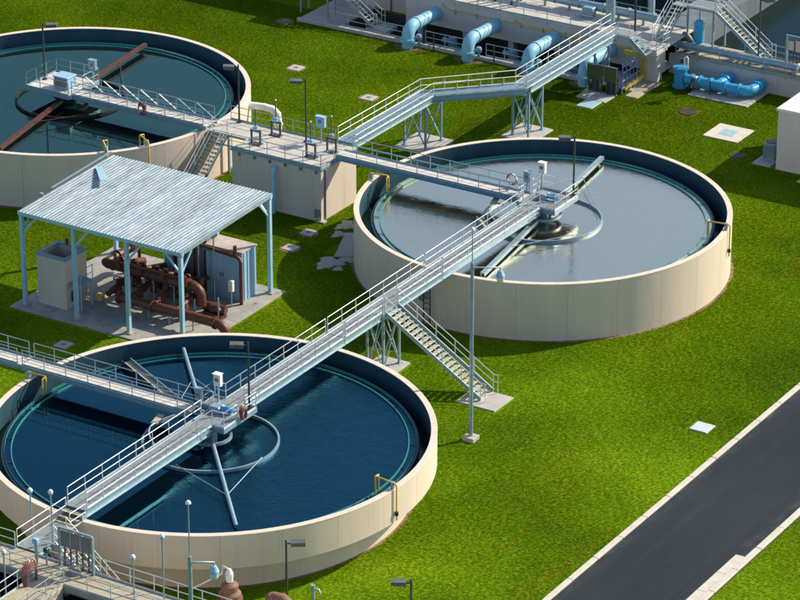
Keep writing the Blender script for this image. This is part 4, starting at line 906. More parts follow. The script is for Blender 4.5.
# blue valve manifold on its slab
t = thing('blue_manifold', 'bright blue pipe manifold lying on a concrete slab', 'pipe', (-4.5, 77.5, 0)); z = .72; y = 77.4
part('slab', G().cbox(-6.5,-1.2,75.9,79.7,-.05,.1,.02), 'concrete', t)
part('riser', G().cyl(-7.9,y,-.05,1.5,.52,20), 'blue', t); part('riser_flange', G().cyl(-7.9,y,1.5,1.68,.64,20), 'blue', t); part('riser_foot', G().cyl(-7.9,y,.001,.14,.66,20), 'blue', t)
part('header', G().path([(-7.4,y,z),(-2.6,y,z)]+[(-2.6+.85*math.sin(k*PI/10),y+.85-.85*math.cos(k*PI/10),z) for k in range(1,6)]+[(-1.75,79.3,z)], .43, 18), 'blue', t)
part('branch', G().tube((-4.6,y,z),(-4.6,79.4,z),.42,18), 'blue', t)
for a, b in (((-6.9,y,z),(-6.75,y,z)),((-6.2,y,z),(-6.05,y,z)),((-5.2,y,z),(-5.08,y,z)),((-4.0,y,z),(-3.86,y,z)),((-3.86,y,z),(-3.72,y,z)),((-2.7,y,z),(-2.58,y,z))): part('flange', G().tube(a,b,.55,18), 'blue', t)
for x in (-4.6,-1.75):
    for yy in (78.55,79.2): part('flange', G().tube((x,yy,z),(x,yy+.14,z),.54,18), 'blue', t)
part('control_valve', G().cbox(-6.7,-6.25,y-.55,y-.1,.35,1.25,.06), 'galv', t); part('valve_actuator', G().tube((-6.5,y-.5,1.0),(-6.5,y-1.0,.45),.16,10), 'lampdark', t)
part('gauge_post', G().path([(-7.6,y,1.68),(-7.6,y,2.5),(-7.45,y,2.62),(-7.3,y,2.5),(-7.3,y,1.7)], .06, 8), 'white', t); part('gauge', G().lathe([(.02,2.0),(.16,2.0),(.16,2.4),(.02,2.4)], -7.85, y, 12), 'lampdark', t)
part('support_post', G().tube((-4.9,76.7,.1),(-4.9,76.7,1.25),.06,8), 'lampdark', t)

# green notice boards, blue rack, slabs near the catwalk end
t = thing('board_stand', 'pair of olive green boards on dark legs under the catwalk end', 'board', (-12.3, 72.5, 0))
for x0, x1 in ((-13.75,-12.35),(-12.2,-11.1)): 
    bd = part('board', G().box(x0,x1,72.45,72.52,1.15,2.35), 'green', t)
    part('board_trim', G().box(x0-.04,x1+.04,72.53,72.6,2.36,2.45), 'galv', bd)
for x in (-13.6,-13.0,-12.5,-12.0,-11.5,-11.2): part('leg', G().bar((x,72.62,0),(x,72.62,2.4),.1,.1,(0,1,0)), 'lampdark', t)
for x0 in (-13.5,-12.0): part('cabinet', G().cbox(x0,x0+.75,72.7,73.2,.1,1.3,.03), 'lampdark', t)
t = thing('pipe_rack', 'blue violet steel rack with pale rungs beside the green boards', 'rack', (-11.2, 75, 0))
for i in range(5): part('upright', G().bar((-11.0,73.3+i*.62,.05),(-11.0,73.3+i*.62,2.55),.08,.08,(0,1,0)), 'violet' if i < 4 else 'galv', t)
for zz in (.5,1.1,1.75,2.3): part('rung', G().bar((-11.0,73.2,zz),(-11.0,76.9,zz),.07,.07), 'galv', t)
for i in range(4): part('yellow_tray', G().bar((-10.9,73.6+i*.7,.35),(-10.75,73.6+i*.7+.6,.75),.2,.16), 'yellow', t)
single('access_slab', G().cbox(-13.9,-11.2,70.9,72.9,-.05,.06,.02), 'concrete', 'pale slab in front of the green boards', 'slab', (-12.5,72,0))
single('access_slab', G().cbox(-12.9,-11.5,69.2,70.88,-.05,.05,.02), 'bluelid', 'small pale blue slab nearer than the green boards slab', 'slab', (-12.2,70,0))
single('access_slab', G().cbox(-10.6,-9.5,73.1,77.2,-.05,.06,.02), 'ochre', 'long narrow tan slab beside the blue violet rack', 'slab', (-10,75,0))

# ------------------------------------------------------------------ lawn furniture: hatches, manholes, boards
def hatch(x, y, s, lbl, lid='concrete', slab='concrete', ls=.35, soil=True):
    t = thing('ground_hatch', lbl, 'hatch', (x, y, 0))
    part('slab', G().cbox(x-s, x+s, y-s, y+s, -.05, .06, .015), slab, t); l_ = part('lid', G().cbox(x-s*ls, x+s*ls, y-s*ls, y+s*ls, .058, .075, .006), lid, t)
    if soil: part('soil_ring', G().poly([(x+s*1.5*math.cos(a)*(1+.12*math.sin(5*a+x)), y+s*1.5*math.sin(a)*(1+.12*math.cos(4*a+y))) for a in [k*PI/10 for k in range(20)]], .001, .01), 'soil', t)
hatch(.05, 70.25, 1.5, 'large tan slab with pale blue square lid by the manholes', 'bluelid', 'kerb', .42, False)
single('ground_hatch', G().cbox(21.2,22.45,22.9,24.15,-.05,.09,.02), 'palelid', 'plain pale grey square slab on the lawn near the road', 'hatch', (21.8,23.5,0))
hatch(-36.4, 64.6, .55, 'square concrete hatch behind the upper left tank', 'greypanel')
hatch(-27.75, 62.0, .55, 'square concrete hatch beside the raised catwalk', 'greypanel')
hatch(-43.4, 73.5, .5, 'small stained hatch close to the upper kerb', 'greypanel', 'rustpale')
hatch(-16.9, 36.7, .5, 'square hatch just below the concrete chamber corner', 'greypanel')
hatch(-16.5, 33.7, .5, 'square hatch farther from the chamber, toward the shed', 'greypanel')
hatch(-20.45, 12.0, .5, 'small square hatch between the shed and the nearest tank', 'greypanel')
def manhole(x, y, r, lbl):
    t = thing('manhole', lbl, 'manhole', (x, y, 0))
    part('frame', G().lathe([(r-.12,-.05),(r,-.05),(r,.06),(r-.12,.06)], x, y, 28), 'iron', t); part('cover', G().cyl(x, y, -.05, .05, r-.125, 28), 'iron', t)
    part('cover_ring', G().lathe([(r*.4,.04),(r*.5,.04),(r*.5,.062),(r*.4,.062)], x, y, 24), 'iron', t)
manhole(-4.74, 72.66, .72, 'round rusty manhole in front of the blue manifold'); manhole(2.72, 66.4, .6, 'round rusty manhole near the white building shadow')
t = thing('board_pile', 'pale boards and spilled sand against the silvery tank wall', 'boards', (-13.6, 36, 0))
part('board', G().poly([(-14.5,37.9),(-13.4,38.5),(-11.7,34.6),(-12.9,33.9)], .06, .14), 'concrete', t)
for sx, sy, sr, ph in ((-12.7,33.0,.95,0.3),(-15.3,39.3,.75,1.2),(-12.0,34.2,.6,2.1),(-14.9,37.6,.5,.8),(-11.6,32.4,.35,1.7)):
    v = [(sx,sy,.075)]; f = []; na = 36
    for k, q in enumerate((.35,.65,.88,1.0)):
        for i in range(na):
            a = 2*PI*i/na; rr = sr*q*(1+.22*math.sin(3*a+ph)+.13*math.sin(7*a+2*ph)+random.uniform(-.09,.09)*q)
            v.append((sx+rr*math.cos(a), sy+1.2*rr*math.sin(a), (.07,.055,.035,-.01)[k]+random.uniform(-.012,.012)))
    f += [(0,1+i,1+(i+1)%na) for i in range(na)]
    for k in range(3): f += [(1+k*na+i, 1+(k+1)*na+i, 1+(k+1)*na+(i+1)%na, 1+k*na+(i+1)%na) for i in range(na)]
    part('sand_heap', G().add(v, f, True), 'sand', t)
t = thing('wall_ladder', 'dark caged ladder on the silvery tank wall behind the stair', 'ladder', (-.9, 27.6, 0))
for x in (-1.5,-1.0): part('rail', G().tube((x,B[1]-RB-.28,.1),(x,B[1]-RB-.28,4.0),.045,6), 'lampdark', t)
for i in range(9): part('rung', G().tube((-1.5,B[1]-RB-.28,.5+i*.4),(-1.0,B[1]-RB-.28,.5+i*.4),.03,6), 'lampdark', t)
single('wall_box', G().cbox(-1.9,-1.55,B[1]-RB-.3,B[1]-RB-.09,1.8,2.5,.03), 'greypanel', 'small grey box on the silvery tank wall beside the ladder', 'box', (-1.7,27.6,1.8))

# white building at the right edge
t = thing('white_building', 'off white flat roofed building at the right edge', 'building', (10, 69, 0))
part('wall', G().box(6.4,17,65.55,74.0,-.1,4.75), 'bldg', t); part('roof', G().cbox(6.3,17.1,65.45,74.1,4.75,4.95,.03), 'roofw', t)
part('roof_fascia', G().box(6.27,6.299,65.46,74.08,4.62,4.93), 'bldg', t); part('base_trim', G().box(6.37,6.398,65.56,73.9,-.05,.12), 'concrete', t)
part('door', G().box(9.5,10.6,65.49,65.548,0,2.2), 'greypanel', t)
single('door_slab', G().cbox(8.9,11.2,64.0,65.45,-.05,.1,.02), 'concrete', 'pale slab at the front of the white building', 'slab', (10,64.7,0))
t = thing('air_conditioner', 'grey blue outdoor cooling unit beside the white building', 'cooling unit', (5.3, 67, 0))
part('pad', G().cbox(4.4,5.9,65.6,67.9,-.05,.12,.02), 'concrete', t); part('casing', G().cbox(4.75,5.75,66.6,67.7,.121,1.45,.06), 'steelblue', t)
part('fan_guard', G().lathe([(.05,1.452),(.42,1.452),(.42,1.5),(.05,1.5)], 5.25, 67.15, 20), 'lampdark', t)
for i in range(8): part('louvre', G().box(4.8,5.7,66.57,66.598,.3+i*.13,.36+i*.13), 'greypanel', t)

# ------------------------------------------------------------------ pump shed
SX0, SX1, SY0, SY1 = -26.5, -13.25, 15.75, 26.3
t = thing('pump_slab', 'concrete floor slab under the metal roofed shed', 'slab', (-20, 21, 0))
n = 3
for i in range(n):
    for j in range(2):
        w = (SX1-SX0+1.6)/n; d = (SY1-SY0+1.6)/2
        part('slab_bay', G().cbox(SX0-.8+i*w+.006, SX0-.8+(i+1)*w-.006, SY0-.8+j*d+.006, SY0-.8+(j+1)*d-.006, -.05, .1, .012), 'shedslab', t)
t = thing('open_shed', 'open shed with light blue posts and ribbed metal roof', 'shed', (-20, 21, 0))
ZF, ZB = 7.12, 7.5
zr = lambda y: ZF+(ZB-ZF)*(y-SY0)/(SY1-SY0)
for x in (SX0, -22.1, -17.7, SX1):
    for y in (SY0, SY1):
        h = zr(y)-.15
        p_ = part('post', G().bar((x,y,.1),(x,y,h),.26,.26,(0,1,0)), 'canopysteel', t)
        part('base_plate', G().cbox(x-.3,x+.3,y-.3,y+.3,.1,.2,.02), 'ochre', p_)
        if x in (SX0, SX1):
            s = 1 if x == SX0 else -1; s2 = 1 if y == SY0 else -1
            part('knee_brace', G().bar((x,y+s2*.05,h-1.5),(x,y+s2*1.3,h-.1),.1,.14), 'canopysteel', p_)
        else: s = 1
        part('knee_brace', G().bar((x+s*.05,y,h-1.5),(x+s*1.3,y,h-.1),.1,.14), 'canopysteel', p_)
OX = .15; OY = .2
for y in (SY0, SY1): part('eave_beam', G().box(SX0-.2,SX1+.2,y-.1,y+.1,zr(y)-.33,zr(y)-.08), 'canopysteel', t)
for x in (SX0, -22.1, -17.7, SX1): part('rafter', G().bar((x,SY0+.1,zr(SY0)-.2),(x,SY1-.1,zr(SY1)-.2),.16,.22), 'canopysteel', t)
for i in range(6):
    y = SY0+.9+i*1.75; part('purlin', G().bar((SX0-.2,y,zr(y)-.055),(SX1+.2,y,zr(y)-.055),.08,.08), 'canopysteel', t)
part('fascia', G().box(SX0-OX,SX1+OX,SY0-OY-.03,SY0-OY,zr(SY0-OY)-.22,zr(SY0-OY)+.02), 'canopysteel', t)
part('fascia', G().bar((SX1+OX+.015,SY0-OY,zr(SY0-OY)-.08),(SX1+OX+.015,SY1+OY,zr(SY1+OY)-.08),.03,.30), 'galv', t)
# ribbed roof sheets, one object per sheet
nsh = 16; X0 = SX0-OX; W = (SX1+OX-X0)/nsh
prof = []
for k in range(3):
    a = k*W/3; prof += [(a,0),(a+.10,0),(a+.13,.034),(a+.19,.034),(a+.22,0)]
prof.append((W,0))
ya, yb = SY0-OY, SY1+OY
v = []; f = []
for (dx, dz) in prof: v += [(dx,0,dz+zr(ya)),(dx,yb-ya,dz+zr(yb)),(dx,0,dz+zr(ya)-.012),(dx,yb-ya,dz+zr(yb)-.012)]
for i in range(len(prof)-1):
    o = i*4; q = o+4; f += [(o,q,q+1,o+1),(o+2,o+3,q+3,q+2),(o,o+2,q+2,q),(o+1,q+1,q+3,o+3)]
e = (len(prof)-1)*4; f += [(0,1,3,2),(e,e+2,e+3,e+1)]
rme = G().add(v, f).mesh('roof_sheet', 'roof')
roof = part('roof', G().box(X0,X0+nsh*W,yb-.04,yb-.01,zr(yb)-.12,zr(yb)-.02), 'canopysteel', t)
for i in range(nsh):
    o = inst('roof_sheet', rme, roof, (X0+i*W, ya, .004*(i % 2)+random.uniform(0,.006)))
part('torn_flashing', G().bar((SX0+.4,SY0+8.4,zr(SY0+8.4)+.1),(SX0+2.6,SY0+6.0,zr(SY0+6)+.45),.5,.03), 'canopysteel', roof, 'bent loose strip of flashing lifted off the roof')
part('torn_flashing', G().bar((SX0-.45,SY0+4.0,zr(SY0+4)+.02),(SX0-.4,SY0+10.9,zr(SY0+10.9)+.12),.16,.07), 'galv', roof)
part('roof_vent', G().cyl(SX0-.2, SY0+2.6, zr(SY0+2.6), zr(SY0+2.6)+.25, .14, 10), 'galv', roof)

t = thing('pump_house_box', 'tall tan box with open dark top under the shed', 'cabinet', (-24.6, 17.4, .1))
bx0, bx1, by0, by1, bz = -25.95, -23.5, 16.5, 18.9, 3.75
part('wall', G().box(bx0,bx1,by0,by0+.2,.1,bz), 'tan', t); part('wall', G().box(bx0,bx1,by1-.2,by1,.1,bz), 'tan', t)
part('wall', G().box(bx0+.001,bx0+.2,by0+.2,by1-.2,.1,bz), 'tan', t); part('wall', G().box(bx1-.2,bx1-.001,by0+.2,by1-.2,.1,bz), 'tan', t)
part('inner_floor', G().box(bx0+.2,bx1-.2,by0+.2,by1-.2,2.0,2.2), 'dark', t)
for a in ((bx0-.08,bx1+.08,by0-.08,by0+.24),(bx0-.08,bx1+.08,by1-.24,by1+.08),(bx0-.08,bx0+.24,by0+.24,by1-.24),(bx1-.24,bx1+.08,by0+.24,by1-.24)): part('coping', G().box(*a,bz+.002,bz+.12), 'steelblue', t)
part('side_platform', G().box(bx1+.002,bx1+1.0,by0+.3,by0+1.7,1.95,2.05), 'steelblue', t); railing(t, [(bx1+1.0,by0+.3,2.05),(bx1+1.0,by0+1.7,2.05)], mat='canopysteel', toe=False)
for y in (by0+.4, by0+1.6): part('platform_leg', G().tube((bx1+.95,y,.1),(bx1+.95,y,1.96),.05,6), 'canopysteel', t)
part('hose_reel', G().cbox(bx1+.01,bx1+.3,by0+.5,by0+.9,.6,1.35,.05), 'hosegreen', t)
part('vent_pipe', G().path([(bx0+.9,by1-.1,bz+.1),(bx0+.9,by1-.1,bz+.5)], .12, 8), 'brown', t)

# brown pump pipework
def pump_set():
    t = thing('pump_pipework', 'brown iron pipe headers and valves under the shed', 'pipework', (-18, 20, .1))
    def run(pts, r, fl=(), n=16, nm='pipe'):
        p = part(nm, G().path(pts, r, n), 'brown', t)
        for a, b in fl: part('flange', G().tube(a, b, r*1.32, n), 'brown', p)
    # high and low headers running along X
    run([(-23.0,20.6,2.2),(-21.9,20.6,2.2),(-12.9+.3-3.2,20.6,2.2)]+[(-15.8+.7*math.sin(k*PI/10),20.6,1.5+.7*math.cos(k*PI/10)) for k in range(0,6)]+[(-15.1,20.6,.9)], .34, [((-21+i*1.6,20.6,2.2),(-20.85+i*1.6,20.6,2.2)) for i in range(4)])
    run([(-20.5,18.3,1.15),(-12.2,18.3,1.15)]+[(-12.2+.7*math.sin(k*PI/10),18.3,.45+.7*math.cos(k*PI/10)) for k in range(1,6)]+[(-11.5,18.3,-.2)], .34, [((-20.4,18.3,1.15),(-20.2,18.3,1.15)),((-17.6,18.3,1.15),(-17.45,18.3,1.15)),((-14.9,18.3,1.15),(-14.75,18.3,1.15)),((-12.4,18.3,1.15),(-12.25,18.3,1.15))])
    run([(-23.2,20.6,2.2),(-23.2,22.5,2.2),(-23.2,25.5,2.2)], .32, [((-23.2,22.0,2.2),(-23.2,22.15,2.2))])
    for i, x in enumerate((-22.6,-20.8,-18.9,-17.0)):
        run([(x,20.6,2.0),(x,22.6,1.6),(x,24.2,1.2),(x,24.2,.1)], .24, [((x,21.6,2.1),(x,21.75,2.09))], 12, 'branch_pipe')
        pm = part('pump_body', G().lathe([(.05,.15),(.42,.15),(.48,.45),(.4,.85),(.18,1.0),(.18,1.5),(.28,1.55),(.28,2.0),(.05,2.05)], x+.6, 22.4, 16), 'brown', t)
        part('pump_motor', G().tube((x+.6,22.4,1.2),(x+.6,21.5,1.2),.3,12), 'brown', pm); part('name_plate', G().box(x+.5,x+.7,21.47,21.5,1.1,1.3), 'white', pm)
        vb = part('valve_body', G().lathe([(.05,.85),(.30,.85),(.34,1.1),(.25,1.4),(.09,1.45),(.09,1.9),(.05,1.9)], x+1.3, 19.4, 14), 'brown', t)
        part('hand_wheel', G().lathe([(.22,1.9),(.3,1.9),(.3,1.96),(.22,1.96)], x+1.3, 19.4, 16), 'brown', vb)
        run([(x+1.3,18.3,1.15),(x+1.3,20.6,1.5)], .22, [((x+1.3,18.9,1.2),(x+1.3,19.0,1.22)),((x+1.3,19.9,1.4),(x+1.3,20.0,1.41))], 12, 'branch_pipe')
        part('valve_bonnet', G().cyl(x+.9,20.1,2.3,3.0,.16,10), 'brown', t)
    for x in (-21.5,-19.6,-17.9,-16.2,-14.2):
        part('pipe_stand', G().tube((x,18.3,.1),(x,18.3,.78),.06,8), 'galv', t); part('pipe_stand', G().tube((x+.5,20.6,.1),(x+.5,20.6,1.8),.06,8), 'galv', t)
    run([(-24.0,23.6,4.3),(-22.8,23.6,4.3),(-18.6,23.6,3.9),(-14.2,23.6,3.6),(-13.95,23.6,3.5),(-13.85,23.6,3.2),(-13.85,23.6,.1)], .13, (), 10, 'small_pipe')
    part('small_valve', G().cyl(-14.3,23.6,3.7,4.4,.14,8), 'brown', t)
    for x in (-23.2,-20.1,-18.4,-17.5): run([(x,24.6,.1),(x,24.6,4.6)], .12, (), 8, 'riser_pipe')
    run([(-24.8,25.0,3.6),(-21.8,25.0,3.6),(-20.6,23.0,3.3)], .2, [((-22.6,25,3.6),(-22.5,25,3.6))], 10, 'small_pipe')
    for k, (x, y) in enumerate(((-14.6,21.0),(-13.9,20.9))):
        q = part('motor_set', G().tube((x-.6,y,.75),(x+.5,y+.2,.75),.32,14), 'brown', t); part('motor_foot', G().box(x-.5,x+.4,y-.3,y+.4,.1,.45), 'brown', q); part('name_plate', G().box(x+.1,x+.3,y-.26,y-.2,.85,1.0), 'white', q)
    for x in (-19.5,-16.9,-15.6): part('conduit', G().tube((x,22.9,.1),(x,22.9,5.2),.045,6), 'galv', t)
    part('yellow_block', G().cbox(-22.9,-22.4,18.9,19.4,.1,.55,.04), 'nosing', t)
    part('floor_grate', G().cbox(-19.9,-19.1,16.5,17.1,.1,.115,.006), 'steelblue', t)
pump_set()
t = thing('electrical_cabinet', 'pale blue cabinet with rusty top under the shed corner', 'cabinet', (-15.5, 24.9, .1))
cx0, cx1, cy0, cy1, cz = -17.0, -14.0, 23.95, 25.7, 3.75
part('body', G().cbox(cx0,cx1,cy0,cy1,.1,cz,.02), 'cabinet', t)
for i in range(2):
    d = part('door', G().box(cx0+.06+i*1.38,cx0+1.38+i*1.38,cy0-.025,cy0-.001,.25,cz-.12), 'cabinet', t); part('handle', G().box(cx0+1.2+i*.2,cx0+1.26+i*.2,cy0-.06,cy0-.026,1.7,2.0), 'lampdark', d)
for i in range(3): part('side_rib', G().box(cx1+.001,cx1+.05,cy0+.2+i*.45,cy0+.3+i*.45,.15,cz-.05), 'cabinet', t)
part('top_sheet', G().cbox(cx0-.05,cx1+.07,cy0-.06,cy1+.06,cz+.002,cz+.09,.01), 'rusttop', t); part('conduit', G().path([(-16.6,23.9,.1),(-16.6,23.9,3.3),(-17.3,23.9,3.5)], .05, 8), 'steelblue', t)
t = thing('electrical_cabinet', 'dark grey cabinet with pale blue end panels, left of the rusty topped one', 'cabinet', (-19.2, 25, .1))
part('body', G().cbox(-20.2,-17.15,24.6,25.6,.1,3.5,.02), 'greypanel', t); part('end_panel', G().box(-20.9,-20.21,24.5,25.6,.1,3.4), 'cabinet', t)
for i in range(3): part('door', G().box(-20.1+i*1.0,-19.16+i*1.0,24.57,24.599,.2,3.35), 'greypanel', t)
t = thing('post_box', 'white meter post at the shed slab edge', 'meter', (-13.8, 22.9, 0)); part('post', G().tube((-14.2,22.9,.1),(-14.2,22.9,1.6),.05,8), 'galv', t); part('meter', G().cbox(-14.38,-14.02,22.75,23.05,1.3,2.1,.03), 'white', t)

# ------------------------------------------------------------------ foreground basin at the lower left
FZ = 4.0
t = thing('front_basin', 'ochre concrete basin walkways with handrails at the lower left corner', 'basin', (0, -20, 0))
part('cross_walkway', G().cbox(-14,22,-20.35,-18.1,FZ-.3,FZ,.03), 'ochre', t); part('cross_wall', G().box(-14,22,-18.9,-18.3,-.1,FZ-.3), 'tan', t)
part('near_walkway', G().cbox(2.0,4.1,-36,-20.36,FZ-.3,FZ-.003,.03), 'ochre', t); part('near_wall', G().box(2.7,3.4,-36,-20.4,-.1,FZ-.3), 'greypaint', t)
part('near_wall_face', G().box(4.0,4.05,-36,-20.4,FZ-2.2,FZ-.3), 'greypaint', t)
railing(t, [(-13.9,-18.25,FZ),(BX0,-18.25,FZ)], mat='rail', drop=.1); railing(t, [(.6,-18.25,FZ),(22,-18.25,FZ)], drop=.1)
railing(t, [(-13.9,-20.25,FZ),(2.05,-20.25,FZ),(2.05,-35,FZ)], drop=.1); railing(t, [(4.05,-35,FZ),(4.05,-20.25,FZ),(22,-20.25,FZ)], drop=.1)
struct('basin_water', G().box(-14,2.7,-36,-18.9,.5,2.6), 'waterdark'); struct('basin_water', G().box(3.4,22,-36,-18.9,.5,2.6), 'waterdark')
hose(2.2, -21.0, FZ+.5, 'large coil of brown hose hung on the front basin rail', r=.85, turns=5, axis='x')
t = thing('equipment_rack', 'grey panel rack on posts in front of the nearest tank wall', 'rack', (3.6, -18.4, FZ)); y = -18.42
for x in (2.45, 4.75): part('frame_post', G().bar((x,y,FZ),(x,y,FZ+2.42),.15,.15,(0,1,0)), 'galv', t)
part('top_rail', G().bar((2.45,y,FZ+2.42),(4.75,y,FZ+2.42),.12,.12), 'galv', t); part('lower_rail', G().bar((2.45,y,FZ+.4),(4.75,y,FZ+.4),.07,.07), 'galv', t)
for i in range(3): part('panel', G().cbox(2.55+i*.71,3.23+i*.71,y-.1,y-.02,FZ+1.3,FZ+2.3,.02), 'greypanel', t)
for i in range(5): part('slat', G().bar((2.75+i*.42,y+.04,FZ+.01),(2.75+i*.42,y+.04,FZ+1.3),.08,.08,(0,1,0)), 'lampdark', t)
def photocell_post(x, y, z, h, lbl):
    t = thing('photocell_post', lbl, 'post', (x, y, z)); part('post', G().tube((x,y,z),(x,y,z+h),.045,8), 'galv', t)
    part('foot', G().cyl(x, y, z+.002, z+.04, .1, 10), 'galv', t)
    d = part('dome', G().dome(x, y, z+h+.02, .16, .17, 12), 'white', t); part('collar', G().cyl(x, y, z+h-.1, z+h+.02, .14, 12), 'cabinet', d)
photocell_post(7.95, -18.95, FZ, 2.3, 'short thin post with white dome in front of the nearest tank')
photocell_post(9.9, -18.8, FZ, 4.1, 'taller thin post with white dome, right of the short one')
photocell_post(.62, -16.75, LZ, 3.3, 'thin post with white dome beside the grey panel rack')
photocell_post(-.98, -16.6, LZ, 2.9, 'thin post with white dome on the landing outer rail')
photocell_post(2.0, -22.9, FZ, 2.75, 'thin post with white dome by the brown hose coil')
t = thing('landing_valves', 'cluster of small blue valves and pipes by the landing stair', 'valves', (1.0, -19.0, FZ))
for k, (x, y, h) in enumerate(((.9,-18.7,1.1),(1.3,-19.1,1.4),(1.75,-18.8,.8))):
    s_ = part('riser', G().tube((x,y,FZ+.002),(x,y,FZ+h),.06,8), 'galv', t); part('valve', G().cbox(x-.14,x+.14,y-.14,y+.14,FZ+h,FZ+h+.28,.03), 'skyblue' if k < 2 else 'lampdark', s_)
part('ring_foot', G().lathe([(.05,FZ+.003),(.4,FZ+.003),(.3,FZ+.4),(.05,FZ+.45)], 3.75, -18.85, 20), 'greypanel', t)

def brown_valve(x, y, ztop, lbl, white=False):
    t = thing('iron_valve', lbl, 'valve', (x, y, 0))
    part('column', G().cyl(x, y, -.1, ztop-1.2, .42, 16), 'rustpale', t)
    part('bonnet', G().lathe([(.05,ztop-1.2),(.62,ztop-1.2),(.66,ztop-.95),(.5,ztop-.75),(.5,ztop-.4),(.3,ztop-.25),(.05,ztop-.2)], x, y, 20), 'rustpale', t)
    part('flange', G().cyl(x, y, ztop-1.35, ztop-1.2, .74, 20), 'rustpale', t)
    if white:
        part('air_valve', G().lathe([(.03,ztop-.2),(.2,ztop-.2),(.24,ztop+.3),(.1,ztop+.6),(.03,ztop+.62)], x, y, 14), 'white', t)
        part('vent_pipe', G().path([(x,y,ztop+.55),(x-.35,y-.1,ztop+.75),(x-.45,y-.12,ztop+.2),(x-2.4,y-.6,ztop-1.2)], .05, 8), 'white', t)
    else:
        part('side_elbow', G().path([(x,y,ztop-.5),(x+.6,y,ztop-.45),(x+1.0,y,ztop-.7),(x+1.1,y,ztop-1.4)], .36, 14), 'rustpale', t)
brown_valve(11.0, -14.0, 3.55, 'rusty valve with white air vent at the bottom edge', True)
brown_valve(13.2, -12.8, 2.85, 'rusty pipe elbow beside the dark lamp at the bottom edge')
t = thing('sampling_post', 'short grey post with tap on the lawn at the bottom edge', 'post', (13.9, -9.85, 0))
part('post', G().tube((13.9,-9.85,0),(13.9,-9.85,1.9),.11,10), 'galv', t); part('tap', G().path([(13.9,-9.85,1.75),(14.25,-9.75,1.75),(14.35,-9.75,1.5)], .06, 8), 'galv', t); part('cap', G().cyl(13.9,-9.85,1.9,2.0,.15,12), 'galv', t)

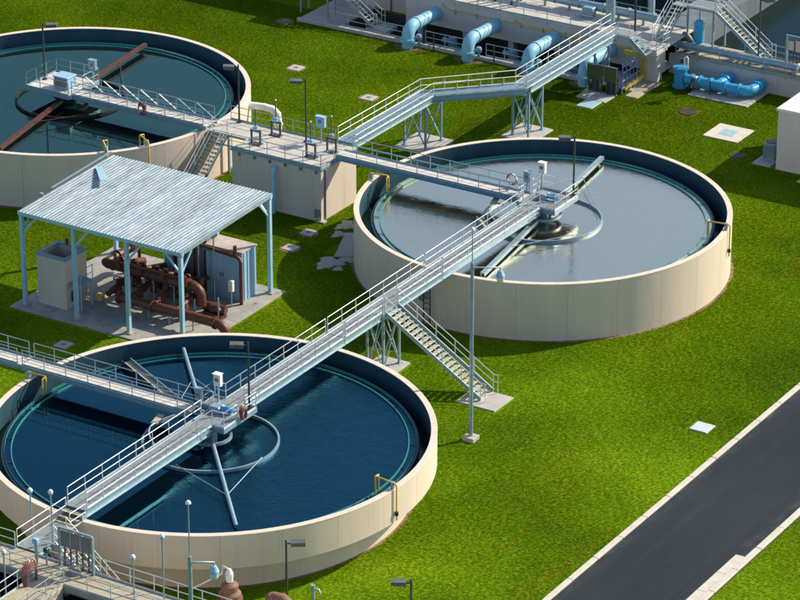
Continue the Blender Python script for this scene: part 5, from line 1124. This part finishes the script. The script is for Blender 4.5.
# ------------------------------------------------------------------ grass tufts on the lawn
def lawn():
    ex = [(24.2,32.5,-30,80), (SX0-.9,SX1+.9,SY0-.9,SY1+.9), (-42.7,-10,74,92), (-60,-9.4,77,95), (-10.2,40,79.6,113), (6.2,17.2,65.4,74.2), (CX0-.1,CX1+.1,CY0-.1,CY1+.1), (-14,22,-40,-18),
          (6.4,9.5,18.35,21.0), (-1.5,1.05,18.7,21.9), (-6.6,-1.1,75.8,79.8), (-1.5,1.6,68.7,71.8), (21.1,22.5,22.8,24.25), (-14,-11.1,69.1,73), (-10.7,-9.4,73,77.3), (-20.5,-17.2,54.1,57.6), (-14.6,-11.8,60.3,63.6),
          (8.8,11.3,63.9,65.5), (4.3,6.2,65.5,68), (9.6,10.55,13.85,14.75), (-13.3,-12.0,32.2,34.0), (-14.0,-12.3,34.2,37.8), (-15.8,-14.7,38.6,39.9)]
    for h in ((-36.4,64.6),(-27.75,62.0),(-43.4,73.5),(-16.9,36.7),(-16.5,33.7),(-20.45,12.0)): ex.append((h[0]-.62,h[0]+.62,h[1]-.62,h[1]+.62))
    for h in ((-4.74,72.66,.75),(2.72,66.4,.65)): ex.append((h[0]-h[2],h[0]+h[2],h[1]-h[2],h[1]+h[2]))
    cyl = [(A,12.5),(B,RB+.05),(C,RC+.05)]
    cx, cy = cam.location.x, cam.location.y; s = .3
    v = []; f = []
    Mi = cam.rotation_euler.to_matrix().transposed()
    x = -75.0
    while x < 45:
        y = -30.0
        while y < 100:
            px, py = x+s/2, y+s/2
            q = Mi @ (Vector((px,py,0))-cam.location)
            if abs(q.x/q.z) < .13 and abs(q.y/q.z) < .10 and not any(a <= px <= b and c <= py <= d for a,b,c,d in ex) and all((px-c[0])**2+(py-c[1])**2 > r*r for c, r in cyl):
                o = len(v); v += [(x,y,.002),(x+s,y,.002),(x+s,y+s,.002),(x,y+s,.002)]; f.append((o,o+1,o+2,o+3))
            y += s
        x += s
    me = bpy.data.meshes.new('lawn_grass'); me.from_pydata(v, [], f); me.materials.append(M['ground'])
    o = bpy.data.objects.new('lawn_grass', me); col.objects.link(o); o['kind'] = 'stuff'; o['label'] = 'short green lawn grass around the tanks'; o['category'] = 'grass'
    # a clump of blades as the instance source
    rnd = random.Random(3); bv = []; bf = []
    for i in range(11):
        a = rnd.uniform(0,2*PI); rr = rnd.uniform(0,.085); bx, by = rr*math.cos(a), rr*math.sin(a); h = rnd.uniform(.018,.045); w = rnd.uniform(.007,.015); t_ = rnd.uniform(0,2*PI); le = rnd.uniform(.02,.10); d_ = rnd.uniform(0,2*PI)
        k = len(bv); c_, s_ = math.cos(t_)*w, math.sin(t_)*w
        bv += [(bx-c_,by-s_,0),(bx+c_,by+s_,0),(bx+le*math.cos(d_),by+le*math.sin(d_),h)]; bf.append((k,k+1,k+2))
    bm_ = bpy.data.meshes.new('grass_clump'); bm_.from_pydata(bv, [], bf); bm_.materials.append(M['blade'])
    ng = bpy.data.node_groups.new('lawn_scatter', 'GeometryNodeTree'); ng.interface.new_socket('Geometry', in_out='INPUT', socket_type='NodeSocketGeometry'); ng.interface.new_socket('Geometry', in_out='OUTPUT', socket_type='NodeSocketGeometry')
    N = ng.nodes; Lk = ng.links; gi = N.new('NodeGroupInput'); go = N.new('NodeGroupOutput')
    dp = N.new('GeometryNodeDistributePointsOnFaces'); dp.inputs['Density'].default_value = 95
    ip = N.new('GeometryNodeInstanceOnPoints'); rv = N.new('FunctionNodeRandomValue'); rv.data_type = 'FLOAT_VECTOR'; rv.inputs['Max'].default_value = (.15,.15,6.28); rv.inputs['Min'].default_value = (-.15,-.15,0)
    rs = N.new('FunctionNodeRandomValue'); rs.data_type = 'FLOAT'; 
    rs.inputs[2].default_value = .6; rs.inputs[3].default_value = 1.35
    gp = N.new('GeometryNodeObjectInfo'); src = bpy.data.objects.new('grass_clump', bm_)
    gp.inputs['Object'].default_value = src; gp.inputs['As Instance'].default_value = True
    Lk.new(gi.outputs[0], dp.inputs['Mesh']); Lk.new(dp.outputs['Points'], ip.inputs['Points']); Lk.new(gp.outputs['Geometry'], ip.inputs['Instance']); Lk.new(rv.outputs['Value'], ip.inputs['Rotation']); Lk.new(rs.outputs[1], ip.inputs['Scale'])
    jn = N.new('GeometryNodeJoinGeometry'); Lk.new(gi.outputs[0], jn.inputs[0]); Lk.new(ip.outputs['Instances'], jn.inputs[0]); Lk.new(jn.outputs[0], go.inputs[0])
    md = o.modifiers.new('scatter', 'NODES'); md.node_group = ng
lawn()
